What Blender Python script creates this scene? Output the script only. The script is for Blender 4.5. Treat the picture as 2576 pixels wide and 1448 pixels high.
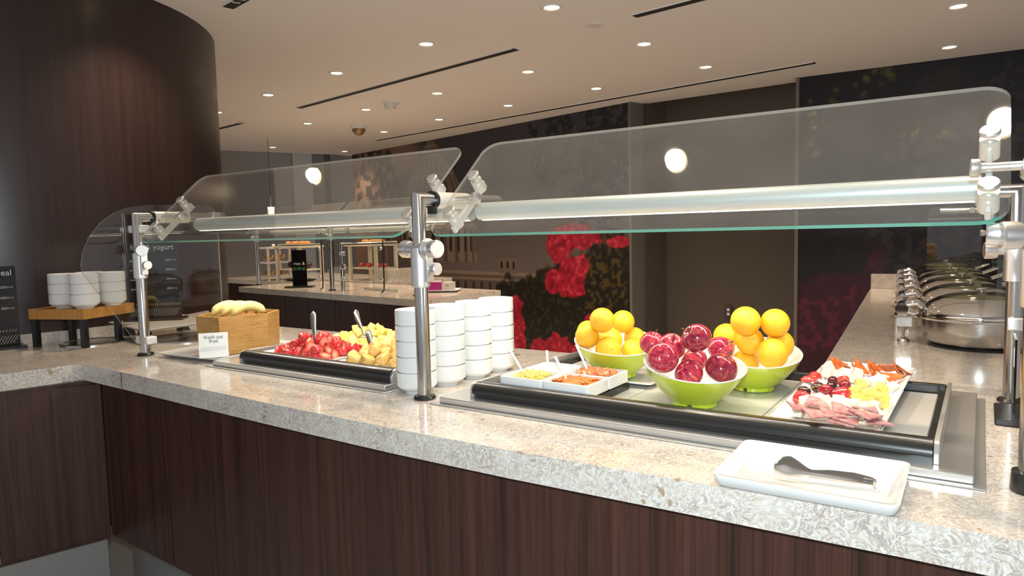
import bpy, math, random
import numpy as np
from mathutils import Vector, Matrix, Euler
from math import pi, sin, cos, radians
for o in list(bpy.data.objects): bpy.data.objects.remove(o)
SC = bpy.context.scene
COL = SC.collection
random.seed(7)
RNG = np.random.default_rng(5)

# ------------------------------------------------------------------ camera
def camera():
    yaw, pit, rol = -0.59833114, 0.07922699, 0.02369062
    fwd = Vector((sin(yaw)*cos(pit), cos(yaw)*cos(pit), -sin(pit)))
    right = Vector((cos(yaw), -sin(yaw), 0)); down = fwd.cross(right)
    r2 = cos(rol)*right + sin(rol)*down; d2 = -sin(rol)*right + cos(rol)*down
    m = Matrix((r2, -d2, -fwd)).transposed().to_4x4(); m.translation = (0, 0, 1.33)
    cd = bpy.data.cameras.new('camera'); cd.sensor_width = 36; cd.lens = 36*1739.285/2576
    cd.clip_start = 0.02; cd.clip_end = 100
    c = bpy.data.objects.new('camera', cd); COL.objects.link(c); c.matrix_world = m
    SC.camera = c
    return r2, -d2, fwd
CAM_R, CAM_U, CAM_F = camera()

# ------------------------------------------------------------------ world, exposure, large lights
W = bpy.data.worlds.new('world'); SC.world = W; W.use_nodes = True
W.node_tree.nodes['Background'].inputs[0].default_value = (0.97, 0.95, 0.97, 1)
W.node_tree.nodes['Background'].inputs[1].default_value = 0.50
SC.view_settings.view_transform = 'Standard'; SC.view_settings.look = 'None'
SC.view_settings.exposure = 0.10; SC.view_settings.gamma = 1.0; SC.view_settings.use_curve_mapping = False
def light(name, kind, loc, power, color, size=0.1, target=None, spot=None, blend=0.5, sizey=None):
    ld = bpy.data.lights.new(name, kind); ld.energy = power; ld.color = color
    if kind == 'AREA':
        ld.shape = 'RECTANGLE' if sizey else 'DISK'; ld.size = size
        if sizey: ld.size_y = sizey
    else: ld.shadow_soft_size = size
    if spot: ld.spot_size = spot; ld.spot_blend = blend
    o = bpy.data.objects.new(name, ld); COL.objects.link(o); o.location = loc
    if target is not None:
        d = Vector(target) - Vector(loc); o.rotation_euler = d.to_track_quat('-Z', 'Y').to_euler()
    return o
# the photographer's flash, just above the lens
light('camera_flash_offscreen', 'AREA', (0.02, -0.02, 1.47), 25.0, (0.82, 0.95, 1.0), size=0.07, target=(-0.9, 1.55, 1.1))

# ------------------------------------------------------------------ mesh builder
class B:
    def __init__(s): s.v = []; s.f = []; s.mi = []
    def add(s, vs, fs, mi=0):
        n = len(s.v); s.v += [tuple(v) for v in vs]
        for f in fs: s.f.append([n+i for i in f]); s.mi.append(mi)
        return s
    def box(s, x0, x1, y0, y1, z0, z1, mi=0):
        return s.add([(x0,y0,z0),(x1,y0,z0),(x1,y1,z0),(x0,y1,z0),(x0,y0,z1),(x1,y0,z1),(x1,y1,z1),(x0,y1,z1)],
                     [(3,2,1,0),(4,5,6,7),(0,1,5,4),(1,2,6,5),(2,3,7,6),(3,0,4,7)], mi)
    def sweep(s, pts, rad, n=14, caps=True, mi=0, closed=False):
        P = [Vector(p) for p in pts]; k = len(P)
        R = rad if isinstance(rad, (list, tuple)) else [rad]*k
        d0 = (P[1]-P[0]).normalized()
        a = Vector((0,0,1)) if abs(d0.z) < 0.9 else Vector((1,0,0))
        u = d0.cross(a).normalized(); w = u.cross(d0)
        rings = []
        for i in range(k):
            if i: d_in = (P[i]-P[i-1]).normalized()
            else: d_in = d0
            d_out = (P[i+1]-P[i]).normalized() if i < k-1 else d_in
            nb = (d_in+d_out).normalized()
            if i:
                # transport frame
                u = (u - d_in*u.dot(d_in)).normalized(); w = u.cross(d_in)
            ring = []
            for j in range(n):
                t = 2*pi*j/n; off = (u*cos(t)+w*sin(t))*R[i]
                dn = d_in.dot(nb)
                tt = -off.dot(nb)/dn if abs(dn) > 0.2 else 0
                ring.append(P[i]+off+d_in*tt)
            rings.append(ring)
            if i < k-1:
                q = d_in.rotation_difference(d_out); u = q @ u; w = q @ w
        vs = [v for r in rings for v in r]; fs = []
        for i in range(k-1):
            for j in range(n):
                a0 = i*n+j; b0 = i*n+(j+1) % n
                fs.append((a0, b0, b0+n, a0+n))
        if caps: fs.append(tuple(range(n-1, -1, -1))); fs.append(tuple((k-1)*n+j for j in range(n)))
        return s.add(vs, fs, mi)
    def cyl(s, p0, p1, r, n=16, mi=0, r1=None): return s.sweep([p0, p1], [r, r if r1 is None else r1], n, True, mi)
    def lathe(s, prof, n=24, c=(0,0,0), mi=0, a0=0, a1=2*pi, scx=1, scy=1):
        full = abs(a1-a0-2*pi) < 1e-6; vs = []; fs = []; m = n if full else n+1
        for (r, z) in prof:
            for j in range(m):
                t = a0+(a1-a0)*j/n; vs.append((c[0]+r*cos(t)*scx, c[1]+r*sin(t)*scy, c[2]+z))
        for i in range(len(prof)-1):
            for j in range(n):
                j2 = (j+1) % m
                fs.append((i*m+j, i*m+j2, (i+1)*m+j2, (i+1)*m+j))
        return s.add(vs, fs, mi)
    def prism(s, poly, z0, z1, mi=0, side=None):
        n = len(poly); vs = [(x,y,z0) for x,y in poly]+[(x,y,z1) for x,y in poly]
        s.add(vs, [tuple(range(n-1,-1,-1)), tuple(range(n,2*n))], mi)
        return s.add(vs, [(i,(i+1)%n,n+(i+1)%n,n+i) for i in range(n)], mi if side is None else side)
    def loft(s, loops, caps=(True,True), mi=0):
        n = len(loops[0]); vs = [v for l in loops for v in l]
        fs = [(i*n+j, i*n+(j+1)%n, (i+1)*n+(j+1)%n, (i+1)*n+j) for i in range(len(loops)-1) for j in range(n)]
        if caps[0]: fs.append(tuple(range(n-1,-1,-1)))
        if caps[1]: fs.append(tuple((len(loops)-1)*n+j for j in range(n)))
        return s.add(vs, fs, mi)
    def sph(s, c, r, n=12, m=8, sc=(1,1,1), mi=0):
        vs = [(c[0], c[1], c[2]-r*sc[2])]; fs = []
        for i in range(1, m):
            t = pi*i/m
            for j in range(n):
                p = 2*pi*j/n
                vs.append((c[0]+r*sin(t)*cos(p)*sc[0], c[1]+r*sin(t)*sin(p)*sc[1], c[2]-r*cos(t)*sc[2]))
        vs.append((c[0], c[1], c[2]+r*sc[2])); e = len(vs)-1
        for j in range(n): fs.append((0, 1+(j+1)%n, 1+j)); fs.append((e, e-n+j, e-n+(j+1)%n))
        for i in range(m-2):
            for j in range(n):
                a = 1+i*n+j; b = 1+i*n+(j+1)%n
                fs.append((a, b, b+n, a+n))
        return s.add(vs, fs, mi)
    def xf(s, M): s.v = [tuple(M @ Vector(v)) for v in s.v]; return s
    def mesh(s, name, mats, angle=35):
        me = bpy.data.meshes.new(name); me.from_pydata(s.v, [], s.f)
        for m in (mats if isinstance(mats, (list, tuple)) else [mats]): me.materials.append(m)
        me.polygons.foreach_set('material_index', s.mi)
        me.polygons.foreach_set('use_smooth', [angle is not None]*len(s.f))
        me.update()
        if angle is not None: me.set_sharp_from_angle(angle=radians(angle))
        return me
def rrect(x0, x1, y0, y1, r, k=5):
    out = []
    for cx, cy, a in ((x1-r,y1-r,0),(x0+r,y1-r,pi/2),(x0+r,y0+r,pi),(x1-r,y0+r,3*pi/2)):
        for i in range(k+1):
            t = a+pi/2*i/k; out.append((cx+r*cos(t), cy+r*sin(t)))
    return out
def z3(l, z): return [(x, y, z) for x, y in l]
def link(name, me, loc=(0,0,0), rot=(0,0,0), parent=None):
    o = bpy.data.objects.new(name, me); COL.objects.link(o); o.location = loc; o.rotation_euler = rot
    if parent: o.parent = parent
    return o
WL = {}
def obj(name, b, mats, parent=None, angle=35, bevel=0, loc=None, rot=(0,0,0), world=True):
    """one mesh object; world=True: the builder holds world coordinates, origin moved to the foot of the mesh"""
    if world:
        a = np.array(b.v); c = Vector(((a[:,0].min()+a[:,0].max())/2, (a[:,1].min()+a[:,1].max())/2, a[:,2].min()))
        b.v = [(v[0]-c[0], v[1]-c[1], v[2]-c[2]) for v in b.v]
        base = WL.get(parent.name, Vector((0,0,0))) if parent else Vector((0,0,0))
        loc = c-base
    else: c = Vector(loc or (0,0,0))
    o = link(name, b.mesh(name, mats, angle), loc or (0,0,0), rot, parent)
    WL[o.name] = c
    if bevel:
        m = o.modifiers.new('bevel', 'BEVEL'); m.width = bevel; m.segments = 2; m.limit_method = 'ANGLE'; m.angle_limit = radians(40)
    return o
def tag(o, label, cat, group=None):
    o['label'] = label; o['category'] = cat
    if group: o['group'] = group
    return o
def thing(name, label, cat, loc=(0,0,0), rotz=0, group=None):
    o = bpy.data.objects.new(name, None); COL.objects.link(o); o.location = loc; o.rotation_euler = (0,0,rotz)
    o.empty_display_size = 0.05; WL[o.name] = Vector(loc)
    return tag(o, label, cat, group)
def struct(o): o['kind'] = 'structure'; return o
def dup(root, loc=None, rot=None, label=None, group=None):
    r = root.copy(); COL.objects.link(r)
    if loc is not None: r.location = loc; WL[r.name] = Vector(loc)
    if rot is not None: r.rotation_euler = rot
    if label: r['label'] = label
    if group: r['group'] = group
    for ch in list(root.children):
        c = ch.copy(); COL.objects.link(c); c.parent = r
        for g in list(ch.children):
            d = g.copy(); COL.objects.link(d); d.parent = c
    return r
def text(name, body, size, mat, M, parent=None, align='LEFT', ext=0.0003):
    cu = bpy.data.curves.new('text', 'FONT'); cu.body = body; cu.size = size; cu.align_x = align; cu.extrude = ext; cu.resolution_u = 3
    t = bpy.data.objects.new('text', cu); COL.objects.link(t)
    dg = bpy.context.evaluated_depsgraph_get()
    me = bpy.data.meshes.new_from_object(t.evaluated_get(dg)); bpy.data.objects.remove(t)
    me.materials.clear(); me.materials.append(mat)
    base = WL.get(parent.name, Vector((0,0,0))) if parent else Vector((0,0,0))
    o = bpy.data.objects.new(name, me); COL.objects.link(o)
    MM = M.copy(); MM.translation = M.translation-base
    if parent: o.parent = parent
    o.matrix_local = MM
    return o
def frame(o, x, n):
    """matrix with local X along x, local Z along n at point o"""
    x = Vector(x).normalized(); n = Vector(n).normalized(); y = n.cross(x).normalized(); x = y.cross(n)
    m = Matrix((x, y, n)).transposed().to_4x4(); m.translation = o
    return m

# ------------------------------------------------------------------ materials
class N:
    def __init__(s, name):
        s.m = bpy.data.materials.new(name); s.m.use_nodes = True; s.t = s.m.node_tree
        s.p = s.t.nodes['Principled BSDF']; s.out = s.t.nodes['Material Output']
    def n(s, typ, **kw):
        x = s.t.nodes.new(typ)
        for k, v in kw.items(): setattr(x, k, v)
        return x
    def l(s, a, b): s.t.links.new(a, b)
    def tc(s, which='Object', scale=(1,1,1), rot=(0,0,0)):
        t = s.n('ShaderNodeTexCoord'); mp = s.n('ShaderNodeMapping'); mp.inputs['Scale'].default_value = scale
        mp.inputs['Rotation'].default_value = rot; s.l(t.outputs[which], mp.inputs[0]); return mp.outputs[0]
    def noise(s, vec, scale, detail=3, rough=0.5, dist=0):
        x = s.n('ShaderNodeTexNoise'); x.inputs['Scale'].default_value = scale; x.inputs['Detail'].default_value = detail
        x.inputs['Roughness'].default_value = rough; x.inputs['Distortion'].default_value = dist
        if vec is not None: s.l(vec, x.inputs['Vector'])
        return x.outputs[0]
    def ramp(s, fac, stops, interp='LINEAR'):
        x = s.n('ShaderNodeValToRGB'); x.color_ramp.interpolation = interp; e = x.color_ramp.elements
        while len(e) < len(stops): e.new(0.5)
        for i, (p, c) in enumerate(stops): e[i].position = p; e[i].color = (*c, 1) if len(c) == 3 else c
        s.l(fac, x.inputs[0]); return x.outputs[0]
    def mix(s, fac, a, b, mode='MIX'):
        x = s.n('ShaderNodeMix', data_type='RGBA', blend_type=mode)
        for sock, v in ((x.inputs[0], fac), (x.inputs[6], a), (x.inputs[7], b)):
            if isinstance(v, (int, float)): sock.default_value = v
            elif isinstance(v, tuple): sock.default_value = (*v, 1)
            else: s.l(v, sock)
        return x.outputs[2]
    def bump(s, h, strength=0.3, dist=0.002):
        x = s.n('ShaderNodeBump'); x.inputs['Strength'].default_value = strength; x.inputs['Distance'].default_value = dist
        s.l(h, x.inputs['Height']); s.l(x.outputs[0], s.p.inputs['Normal'])
    def base(s, c):
        if isinstance(c, tuple): s.p.inputs['Base Color'].default_value = (*c, 1)
        else: s.l(c, s.p.inputs['Base Color'])
        return s
    def set(s, **kw):
        for k, v in kw.items(): s.p.inputs[k.replace('_', ' ')].default_value = v
        return s
MAT = {}
def plain(name, c, rough=0.5, metal=0, coat=0, **kw):
    m = N(name).base(c).set(Roughness=rough, Metallic=metal, Coat_Weight=coat, **kw); MAT[name] = m.m; return m.m
def emis(name, c, strength):
    m = N(name); m.base((0.02,0.02,0.02)); m.set(Emission_Strength=strength); m.p.inputs['Emission Color'].default_value = (*c, 1); MAT[name] = m.m; return m.m
plain('white_ceramic', (0.76,0.76,0.75), 0.09, coat=0.4)
plain('white_plate', (0.72,0.71,0.69), 0.22)
plain('white_plastic', (0.72,0.72,0.70), 0.4)
plain('black_plastic', (0.012,0.012,0.013), 0.32)
plain('black_rubber', (0.016,0.015,0.014), 0.30, coat=0.2)
plain('black_gloss', (0.006,0.006,0.007), 0.08)
plain('chrome', (0.80,0.78,0.74), 0.06, 1)
plain('satin', (0.82,0.82,0.82), 0.38, 1)
plain('alu_white', (0.72,0.80,0.82), 0.42, 0.45)
plain('frosted', (0.78,0.77,0.74), 0.45, 0.35)
plain('lime', (0.50,0.60,0.035), 0.22, coat=0.4)
plain('bowl_white', (0.80,0.79,0.76), 0.2, coat=0.3)
plain('card_white', (0.80,0.81,0.80), 0.35)
plain('ink_teal', (0.10,0.17,0.16), 0.6)
plain('ink_grey', (0.42,0.45,0.45), 0.6)
plain('ink_white', (0.62,0.62,0.60), 0.6)
plain('ink_green', (0.10,0.32,0.12), 0.6)
plain('cold_plate', (0.58,0.57,0.53), 0.30, 0.25)
plain('ceil_white', (0.80,0.77,0.76), 0.8)
plain('lamp_trim', (0.72,0.71,0.69), 0.4)
plain('grey_plastic', (0.30,0.30,0.29), 0.5)
plain('slot_black', (0.006,0.006,0.008), 0.6)
plain('outlet_brown', (0.05,0.04,0.035), 0.4)
plain('floor_grey', (0.50,0.48,0.46), 0.5)
plain('kick_steel', (0.36,0.35,0.34), 0.35, 0.6)
plain('brass_strip', (0.45,0.36,0.22), 0.4, 0.5)
plain('joint_caulk', (0.12,0.10,0.09), 0.7)
plain('magenta', (0.33,0.01,0.18), 0.4)
plain('grey_card', (0.5,0.48,0.47), 0.5)
plain('stem_brown', (0.12,0.07,0.02), 0.6)
plain('stem_green', (0.28,0.22,0.05), 0.6)
plain('trim_grey', (0.14,0.13,0.12), 0.5)
plain('niche_taupe', (0.080,0.066,0.056), 0.42)
plain('niche_soffit', (0.30,0.20,0.12), 0.6)
plain('far_grey', (0.30,0.27,0.24), 0.7)
plain('far_light', (0.48,0.45,0.41), 0.7)
plain('far_brown', (0.07,0.05,0.04), 0.6)
plain('far_mid', (0.18,0.15,0.12), 0.6)
plain('white_frame', (0.62,0.58,0.50), 0.4)
emis('lamp_glow', (1.0,0.80,0.45), 9.0)
emis('pendant_glow', (1.0,0.90,0.72), 3.0)
def mk_steel():
    m = N('brushed_steel'); v = m.tc('Object', (6,6,1)); nz = m.noise(v, 60, 2)
    m.base((0.50,0.49,0.47)).set(Metallic=1.0)
    m.l(m.ramp(nz, [(0.3,(0.21,)*3),(0.7,(0.26,)*3)]), m.p.inputs['Roughness']); MAT['steel'] = m.m
    m = N('pan_steel'); v = m.tc('Object', (0.5,8,8)); nz = m.noise(v, 60, 2)
    m.base((0.60,0.585,0.56)).set(Metallic=0.75)
    m.l(m.ramp(nz, [(0.3,(0.28,)*3),(0.7,(0.32,)*3)]), m.p.inputs['Roughness']); MAT['pan_steel'] = m.m
mk_steel()
def mk_quartz():
    m = N('quartz'); v = m.tc('Object', (1,1,1))
    sw = m.noise(v, 26, 4, 0.6, 1.6)
    veins = m.ramp(sw, [(0.34,(0.9,0.9,0.9)),(0.385,(0,0,0)),(0.43,(0,0,0)),(0.475,(1,1,1)),(0.515,(0.15,0.15,0.15)),(0.56,(0,0,0)),(0.60,(0.95,0.95,0.95)),(0.67,(0.1,0.1,0.1))])
    big = m.ramp(m.noise(v, 9, 3, 0.6, 0.8), [(0.36,(0.45,0.45,0.45)),(0.60,(1,1,1))])
    fine = m.ramp(m.noise(v, 140, 2, 0.6), [(0.42,(0.66,0.60,0.52)),(0.62,(0.76,0.735,0.69))])
    spots = m.ramp(m.noise(v, 34, 2, 0.4, 0.3), [(0.70,(0,0,0)),(0.735,(1,1,1))])
    k = m.mix(1.0, veins, big, 'MULTIPLY')
    c = m.mix(k, fine, (0.37,0.305,0.285)); c = m.mix(spots, c, (0.40,0.30,0.21))
    m.base(c).set(Roughness=0.13, Coat_Weight=0.15); MAT['quartz'] = m.m
mk_quartz()
def mk_wood(name, dark, light, scale, rough, axis_scale):
    m = N(name); v = m.tc('Object', axis_scale)
    a = m.noise(v, scale, 4, 0.65, 0.4); b = m.noise(v, scale*5, 2, 0.6, 0)
    k = m.mix(0.35, a, b)
    c = m.ramp(k, [(0.30, dark), (0.50, tuple((p+q)/2 for p, q in zip(dark, light))), (0.72, light)])
    m.base(c).set(Roughness=rough, Specular_IOR_Level=0.38); MAT[name] = m.m
mk_wood('espresso', (0.014,0.008,0.007), (0.095,0.038,0.026), 46, 0.34, (1,1,0.016))
mk_wood('column_wood', (0.020,0.012,0.012), (0.042,0.024,0.022), 40, 0.32, (1,1,0.018))
mk_wood('oak_box', (0.30,0.145,0.035), (0.62,0.36,0.12), 10, 0.4, (1,1,12))
mk_wood('oak_top', (0.36,0.16,0.03), (0.60,0.30,0.08), 9, 0.4, (10,10,1))
def mk_glass():
    m = N('guard_glass'); m.t.nodes.remove(m.p)
    tr = m.n('ShaderNodeBsdfTransparent'); tr.inputs[0].default_value = (0.955,0.965,0.955,1)
    gl = m.n('ShaderNodeBsdfGlossy'); gl.inputs['Roughness'].default_value = 0.015; gl.inputs[0].default_value = (1,1,1,1)
    fr = m.n('ShaderNodeFresnel'); ge = m.n('ShaderNodeNewGeometry')       # same reflectance from either side of the sheet
    io = m.n('ShaderNodeMix'); io.inputs[2].default_value = 1.55; io.inputs[3].default_value = 1/1.55
    m.l(ge.outputs['Backfacing'], io.inputs[0]); m.l(io.outputs[0], fr.inputs[0])
    df = m.n('ShaderNodeBsdfDiffuse'); df.inputs[0].default_value = (0.75,0.73,0.70,1)
    sm = m.ramp(m.noise(m.tc('Object'), 6, 3, 0.5, 0.5), [(0.3,(0.016,)*3),(0.8,(0.034,)*3)])
    m1 = m.n('ShaderNodeMixShader'); m.l(sm, m1.inputs[0]); m.l(tr.outputs[0], m1.inputs[1]); m.l(df.outputs[0], m1.inputs[2])
    m2 = m.n('ShaderNodeMixShader'); m.l(fr.outputs[0], m2.inputs[0]); m.l(m1.outputs[0], m2.inputs[1]); m.l(gl.outputs[0], m2.inputs[2])
    m.l(m2.outputs[0], m.out.inputs[0]); MAT['glass'] = m.m
    m = N('guard_glass_clear'); m.t.nodes.remove(m.p)
    tr = m.n('ShaderNodeBsdfTransparent'); tr.inputs[0].default_value = (0.94,0.945,0.935,1)
    gl = m.n('ShaderNodeBsdfGlossy'); gl.inputs['Roughness'].default_value = 0.01
    fr = m.n('ShaderNodeFresnel'); ge = m.n('ShaderNodeNewGeometry'); io = m.n('ShaderNodeMix'); io.inputs[2].default_value = 1.55; io.inputs[3].default_value = 1/1.55
    m.l(ge.outputs['Backfacing'], io.inputs[0]); m.l(io.outputs[0], fr.inputs[0])
    m2 = m.n('ShaderNodeMixShader'); m.l(fr.outputs[0], m2.inputs[0]); m.l(tr.outputs[0], m2.inputs[1]); m.l(gl.outputs[0], m2.inputs[2]); m.l(m2.outputs[0], m.out.inputs[0]); MAT['glass_clear'] = m.m
    m = N('polished_edge'); tr = m.n('ShaderNodeBsdfTransparent'); tr.inputs[0].default_value = (0.8,0.82,0.8,1); m.base((0.60,0.58,0.54)).set(Roughness=0.12, Coat_Weight=0.6)
    m2 = m.n('ShaderNodeMixShader'); m2.inputs[0].default_value = 0.42; m.l(tr.outputs[0], m2.inputs[1]); m.l(m.p.outputs[0], m2.inputs[2]); m.l(m2.outputs[0], m.out.inputs[0]); MAT['polished_edge'] = m.m
    m = N('glass_edge'); m.base((0.09,0.34,0.26)).set(Roughness=0.08, Coat_Weight=0.6); MAT['glass_edge'] = m.m
    m = N('clear_edge'); m.base((0.45,0.45,0.42)).set(Roughness=0.1, Coat_Weight=0.6); MAT['clear_edge'] = m.m
mk_glass()
def mk_food():
    m = N('orange_peel'); v = m.tc('Object'); nz = m.noise(v, 260, 2)
    m.base(m.ramp(m.noise(v, 18, 2), [(0.3,(0.86,0.42,0.010)),(0.7,(0.90,0.52,0.020))])).set(Roughness=0.34, Coat_Weight=0.1)
    m.bump(nz, 0.35, 0.0015); MAT['orange'] = m.m
    m = N('apple_skin'); v = m.tc('Object', (1,1,0.22)); st = m.noise(v, 7, 4, 0.65, 0.5)
    info = m.n('ShaderNodeObjectInfo')
    red = m.ramp(st, [(0.30,(0.16,0.006,0.028)),(0.52,(0.44,0.022,0.055)),(0.72,(0.66,0.17,0.13))])
    dk = m.mix(0.6, red, (0.05,0.004,0.012))
    sel = m.ramp(info.outputs['Random'], [(0.70,(0,0,0)),(0.80,(0.75,0.75,0.75))])
    c = m.mix(sel, red, dk)
    sp = m.ramp(m.noise(m.tc('Object'), 34, 1), [(0.70,(0,0,0)),(0.76,(1,1,1))])
    m.base(m.mix(m.mix(0.35, (0,0,0), sp), c, (0.75,0.45,0.35))).set(Roughness=0.13, Coat_Weight=0.5); MAT['apple'] = m.m
    m = N('banana_peel'); v = m.tc('Object')
    m.base(m.ramp(m.noise(v, 35, 3), [(0.22,(0.78,0.62,0.14)),(0.40,(0.88,0.78,0.28)),(0.8,(0.90,0.84,0.42))])).set(Roughness=0.42); MAT['banana'] = m.m
    m = N('strawberry_skin'); v = m.tc('Object'); sd = m.ramp(m.noise(v, 300, 1), [(0.62,(0,0,0)),(0.70,(1,1,1))])
    m.base(m.mix(sd, m.ramp(m.noise(v, 40, 2), [(0.3,(0.50,0.012,0.022)),(0.7,(0.70,0.06,0.06))]), (0.80,0.42,0.25))).set(Roughness=0.25, Coat_Weight=0.3)
    m.bump(m.noise(v, 300, 1), 0.3, 0.001); MAT['straw'] = m.m
    m = N('strawberry_flesh'); v = m.tc('Object'); ln = m.n('ShaderNodeVectorMath', operation='LENGTH'); m.l(m.tc('Object', (42,42,34)), ln.inputs[0])
    m.base(m.ramp(ln.outputs['Value'], [(0.08,(0.76,0.50,0.38)),(0.32,(0.76,0.32,0.20)),(0.62,(0.70,0.07,0.05))])).set(Roughness=0.25, Coat_Weight=0.3); MAT['straw_flesh'] = m.m
    for nm, a, b_ in (('pineapple',(0.80,0.60,0.06),(0.86,0.78,0.34)),('melon',(0.80,0.45,0.10),(0.84,0.58,0.20)),('jack',(0.80,0.74,0.55),(0.84,0.80,0.66)),
                     ('cheddar',(0.82,0.58,0.09),(0.84,0.66,0.20)),('swiss',(0.82,0.78,0.58),(0.86,0.82,0.68)),('salami',(0.42,0.14,0.15),(0.66,0.38,0.34)),
                     ('pepperoni',(0.40,0.07,0.02),(0.68,0.20,0.05)),('tomato',(0.62,0.12,0.03),(0.75,0.32,0.14)),('salsa',(0.42,0.07,0.012),(0.68,0.24,0.04)),
                     ('shred',(0.84,0.62,0.06),(0.84,0.76,0.34)),('croissant',(0.45,0.17,0.03),(0.70,0.36,0.09)),('bagel',(0.50,0.26,0.08),(0.66,0.42,0.18)),('muffin',(0.03,0.016,0.010),(0.07,0.035,0.02))):
        m = N(nm); v = m.tc('Object'); m.base(m.ramp(m.noise(v, 90, 3), [(0.3, a), (0.7, b_)])).set(Roughness=0.35, Coat_Weight=0.12)
        m.bump(m.noise(v, 160, 2), 0.15, 0.001); MAT[nm] = m.m
    m = N('grape_skin'); info = m.n('ShaderNodeObjectInfo')
    m.base(m.ramp(info.outputs['Random'], [(0.0,(0.030,0.008,0.014)),(0.5,(0.10,0.012,0.022)),(0.9,(0.32,0.02,0.03))])).set(Roughness=0.15, Coat_Weight=0.4); MAT['grape'] = m.m
mk_food()
ORANGES_L = [(-0.819, 1.6169, 1.097, 0.0663), (-0.813, 1.7306, 1.0802, 0.0629), (-0.8284, 1.6846, 1.0359, 0.0641), (-0.896, 1.6814, 1.0538, 0.0618), (-0.8669, 1.623, 1.0507, 0.0652), (-0.8055, 1.623, 1.0197, 0.0681), (-0.7769, 1.7117, 1.0042, 0.0641), (-0.7955, 1.7666, 1.0311, 0.0599)]
APPLES = [(-0.6413, 1.5253, 1.0632, 0.0562), (-0.5827, 1.4965, 1.0641, 0.0603), (-0.5203, 1.4829, 1.0897, 0.0625), (-0.5762, 1.4289, 1.0487, 0.0641), (-0.5466, 1.5394, 1.0254, 0.0592), (-0.5022, 1.6037, 1.0475, 0.0581), (-0.4704, 1.5068, 1.0223, 0.067), (-0.5334, 1.4755, 1.008, 0.0614)]
ORANGES_R = [(-0.471, 1.693, 1.104, 0.0713), (-0.4127, 1.7375, 1.097, 0.07), (-0.4727, 1.7395, 1.0483, 0.0682), (-0.5446, 1.7807, 1.0508, 0.0657), (-0.4108, 1.7784, 1.0386, 0.07), (-0.4114, 1.7066, 1.027, 0.0729), (-0.4914, 1.7677, 0.9884, 0.0669), (-0.537, 1.7182, 1.0314, 0.0635)]
PEPPERONI = [(-0.293, 1.9), (-0.297, 1.856), (-0.256, 1.873), (-0.247, 1.856), (-0.219, 1.868), (-0.206, 1.853), (-0.181, 1.89), (-0.168, 1.85), (-0.166, 1.807), (-0.158, 1.861), (-0.209, 1.788)]
JACK = [(-0.312, 1.797), (-0.286, 1.809), (-0.27, 1.828), (-0.24, 1.815), (-0.252, 1.784), (-0.213, 1.752), (-0.192, 1.773), (-0.182, 1.808), (-0.161, 1.734), (-0.192, 1.732)]
CHEDDAR = [(-0.225, 1.72), (-0.221, 1.676), (-0.215, 1.62), (-0.195, 1.619), (-0.197, 1.682), (-0.183, 1.645), (-0.176, 1.686), (-0.168, 1.642), (-0.164, 1.588), (-0.176, 1.573)]
GRAPES = [(-0.321, 1.616), (-0.301, 1.661), (-0.278, 1.618), (-0.258, 1.622), (-0.247, 1.676), (-0.276, 1.684), (-0.281, 1.732)]
BERRIES = [(-0.323, 1.744), (-0.328, 1.704), (-0.316, 1.554), (-0.245, 1.622), (-0.26, 1.734)]
SWISS = [(-0.299, 1.518), (-0.29, 1.548), (-0.282, 1.577), (-0.273, 1.511), (-0.262, 1.555), (-0.252, 1.516), (-0.24, 1.561), (-0.23, 1.517), (-0.215, 1.567), (-0.21, 1.527), (-0.195, 1.548), (-0.184, 1.511), (-0.171, 1.536), (-0.164, 1.49), (-0.198, 1.505), (-0.234, 1.474), (-0.303, 1.46), (-0.212, 1.454), (-0.202, 1.459), (-0.162, 1.512)]
SALAMI = [(-0.279, 1.451), (-0.293, 1.423), (-0.272, 1.473), (-0.248, 1.431), (-0.235, 1.413), (-0.218, 1.441), (-0.2, 1.409), (-0.181, 1.442), (-0.172, 1.423), (-0.156, 1.422), (-0.177, 1.469), (-0.255, 1.39), (-0.215, 1.402)]
LAMPS = [(-2.906, 3.375), (-3.914, 3.546), (-4.928, 3.712), (-1.83, 4.254), (-2.822, 4.417), (-3.835, 4.576), (-4.825, 4.715), (-5.854, 4.877), (-1.925, 3.261), (-1.727, 5.142), (-2.708, 5.295), (-3.705, 5.441), (-4.688, 5.606), (-5.699, 5.835), (-7.696, 5.824), (-7.376, 6.767), (-0.144, 4.649), (-0.221, 5.67), (-5.948, 3.903)]
SLOTS = [((-5.222, 4.25), (-2.54, 3.833)), ((-6.29, 6.289), (-1.048, 5.538)), ((-1.64, 3.678), (-1.272, 3.633)), ((-3.239, 2.218), (-3.04, 2.236)), ((-7.257, 4.522), (-6.288, 4.406))]
# ------------------------------------------------------------------ shell of the room
ZC = 2.52
MA, MB_ = Vector((-7.663,7.165,0)), Vector((-2.741,6.057,0))
NA, NB = Vector((-2.591,6.459,0)), Vector((-1.20,6.36,0))
RA, RB = Vector((-1.254,6.005,0)), Vector((3.4,6.26,0))
b = B(); b.add([(-12,-5,0),(4,-5,0),(4,9.5,0),(-12,9.5,0)], [(0,1,2,3)]); struct(obj('floor', b, MAT['floor_grey']))
poly = [(4,-5),(4,6.29),(RA.x,RA.y),(-1.30,6.18),(-2.70,6.25),(MB_.x,MB_.y),(MA.x,MA.y),(-8.455,5.54),(-10.6,1.0),(-10.6,-5)]
b = B(); b.prism(poly, ZC, ZC+0.10); struct(obj('ceiling', b, MAT['ceil_white'], angle=None))
b = B(); b.box(-12,-2.5,4.8,9.5,2.78,2.84); struct(obj('ceiling_far', b, MAT['ceil_white']))
b = B(); b.box(-2.72,-1.1,6.17,6.62,ZC+0.05,ZC+0.10); struct(obj('trim_1', b, MAT['niche_soffit']))
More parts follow.
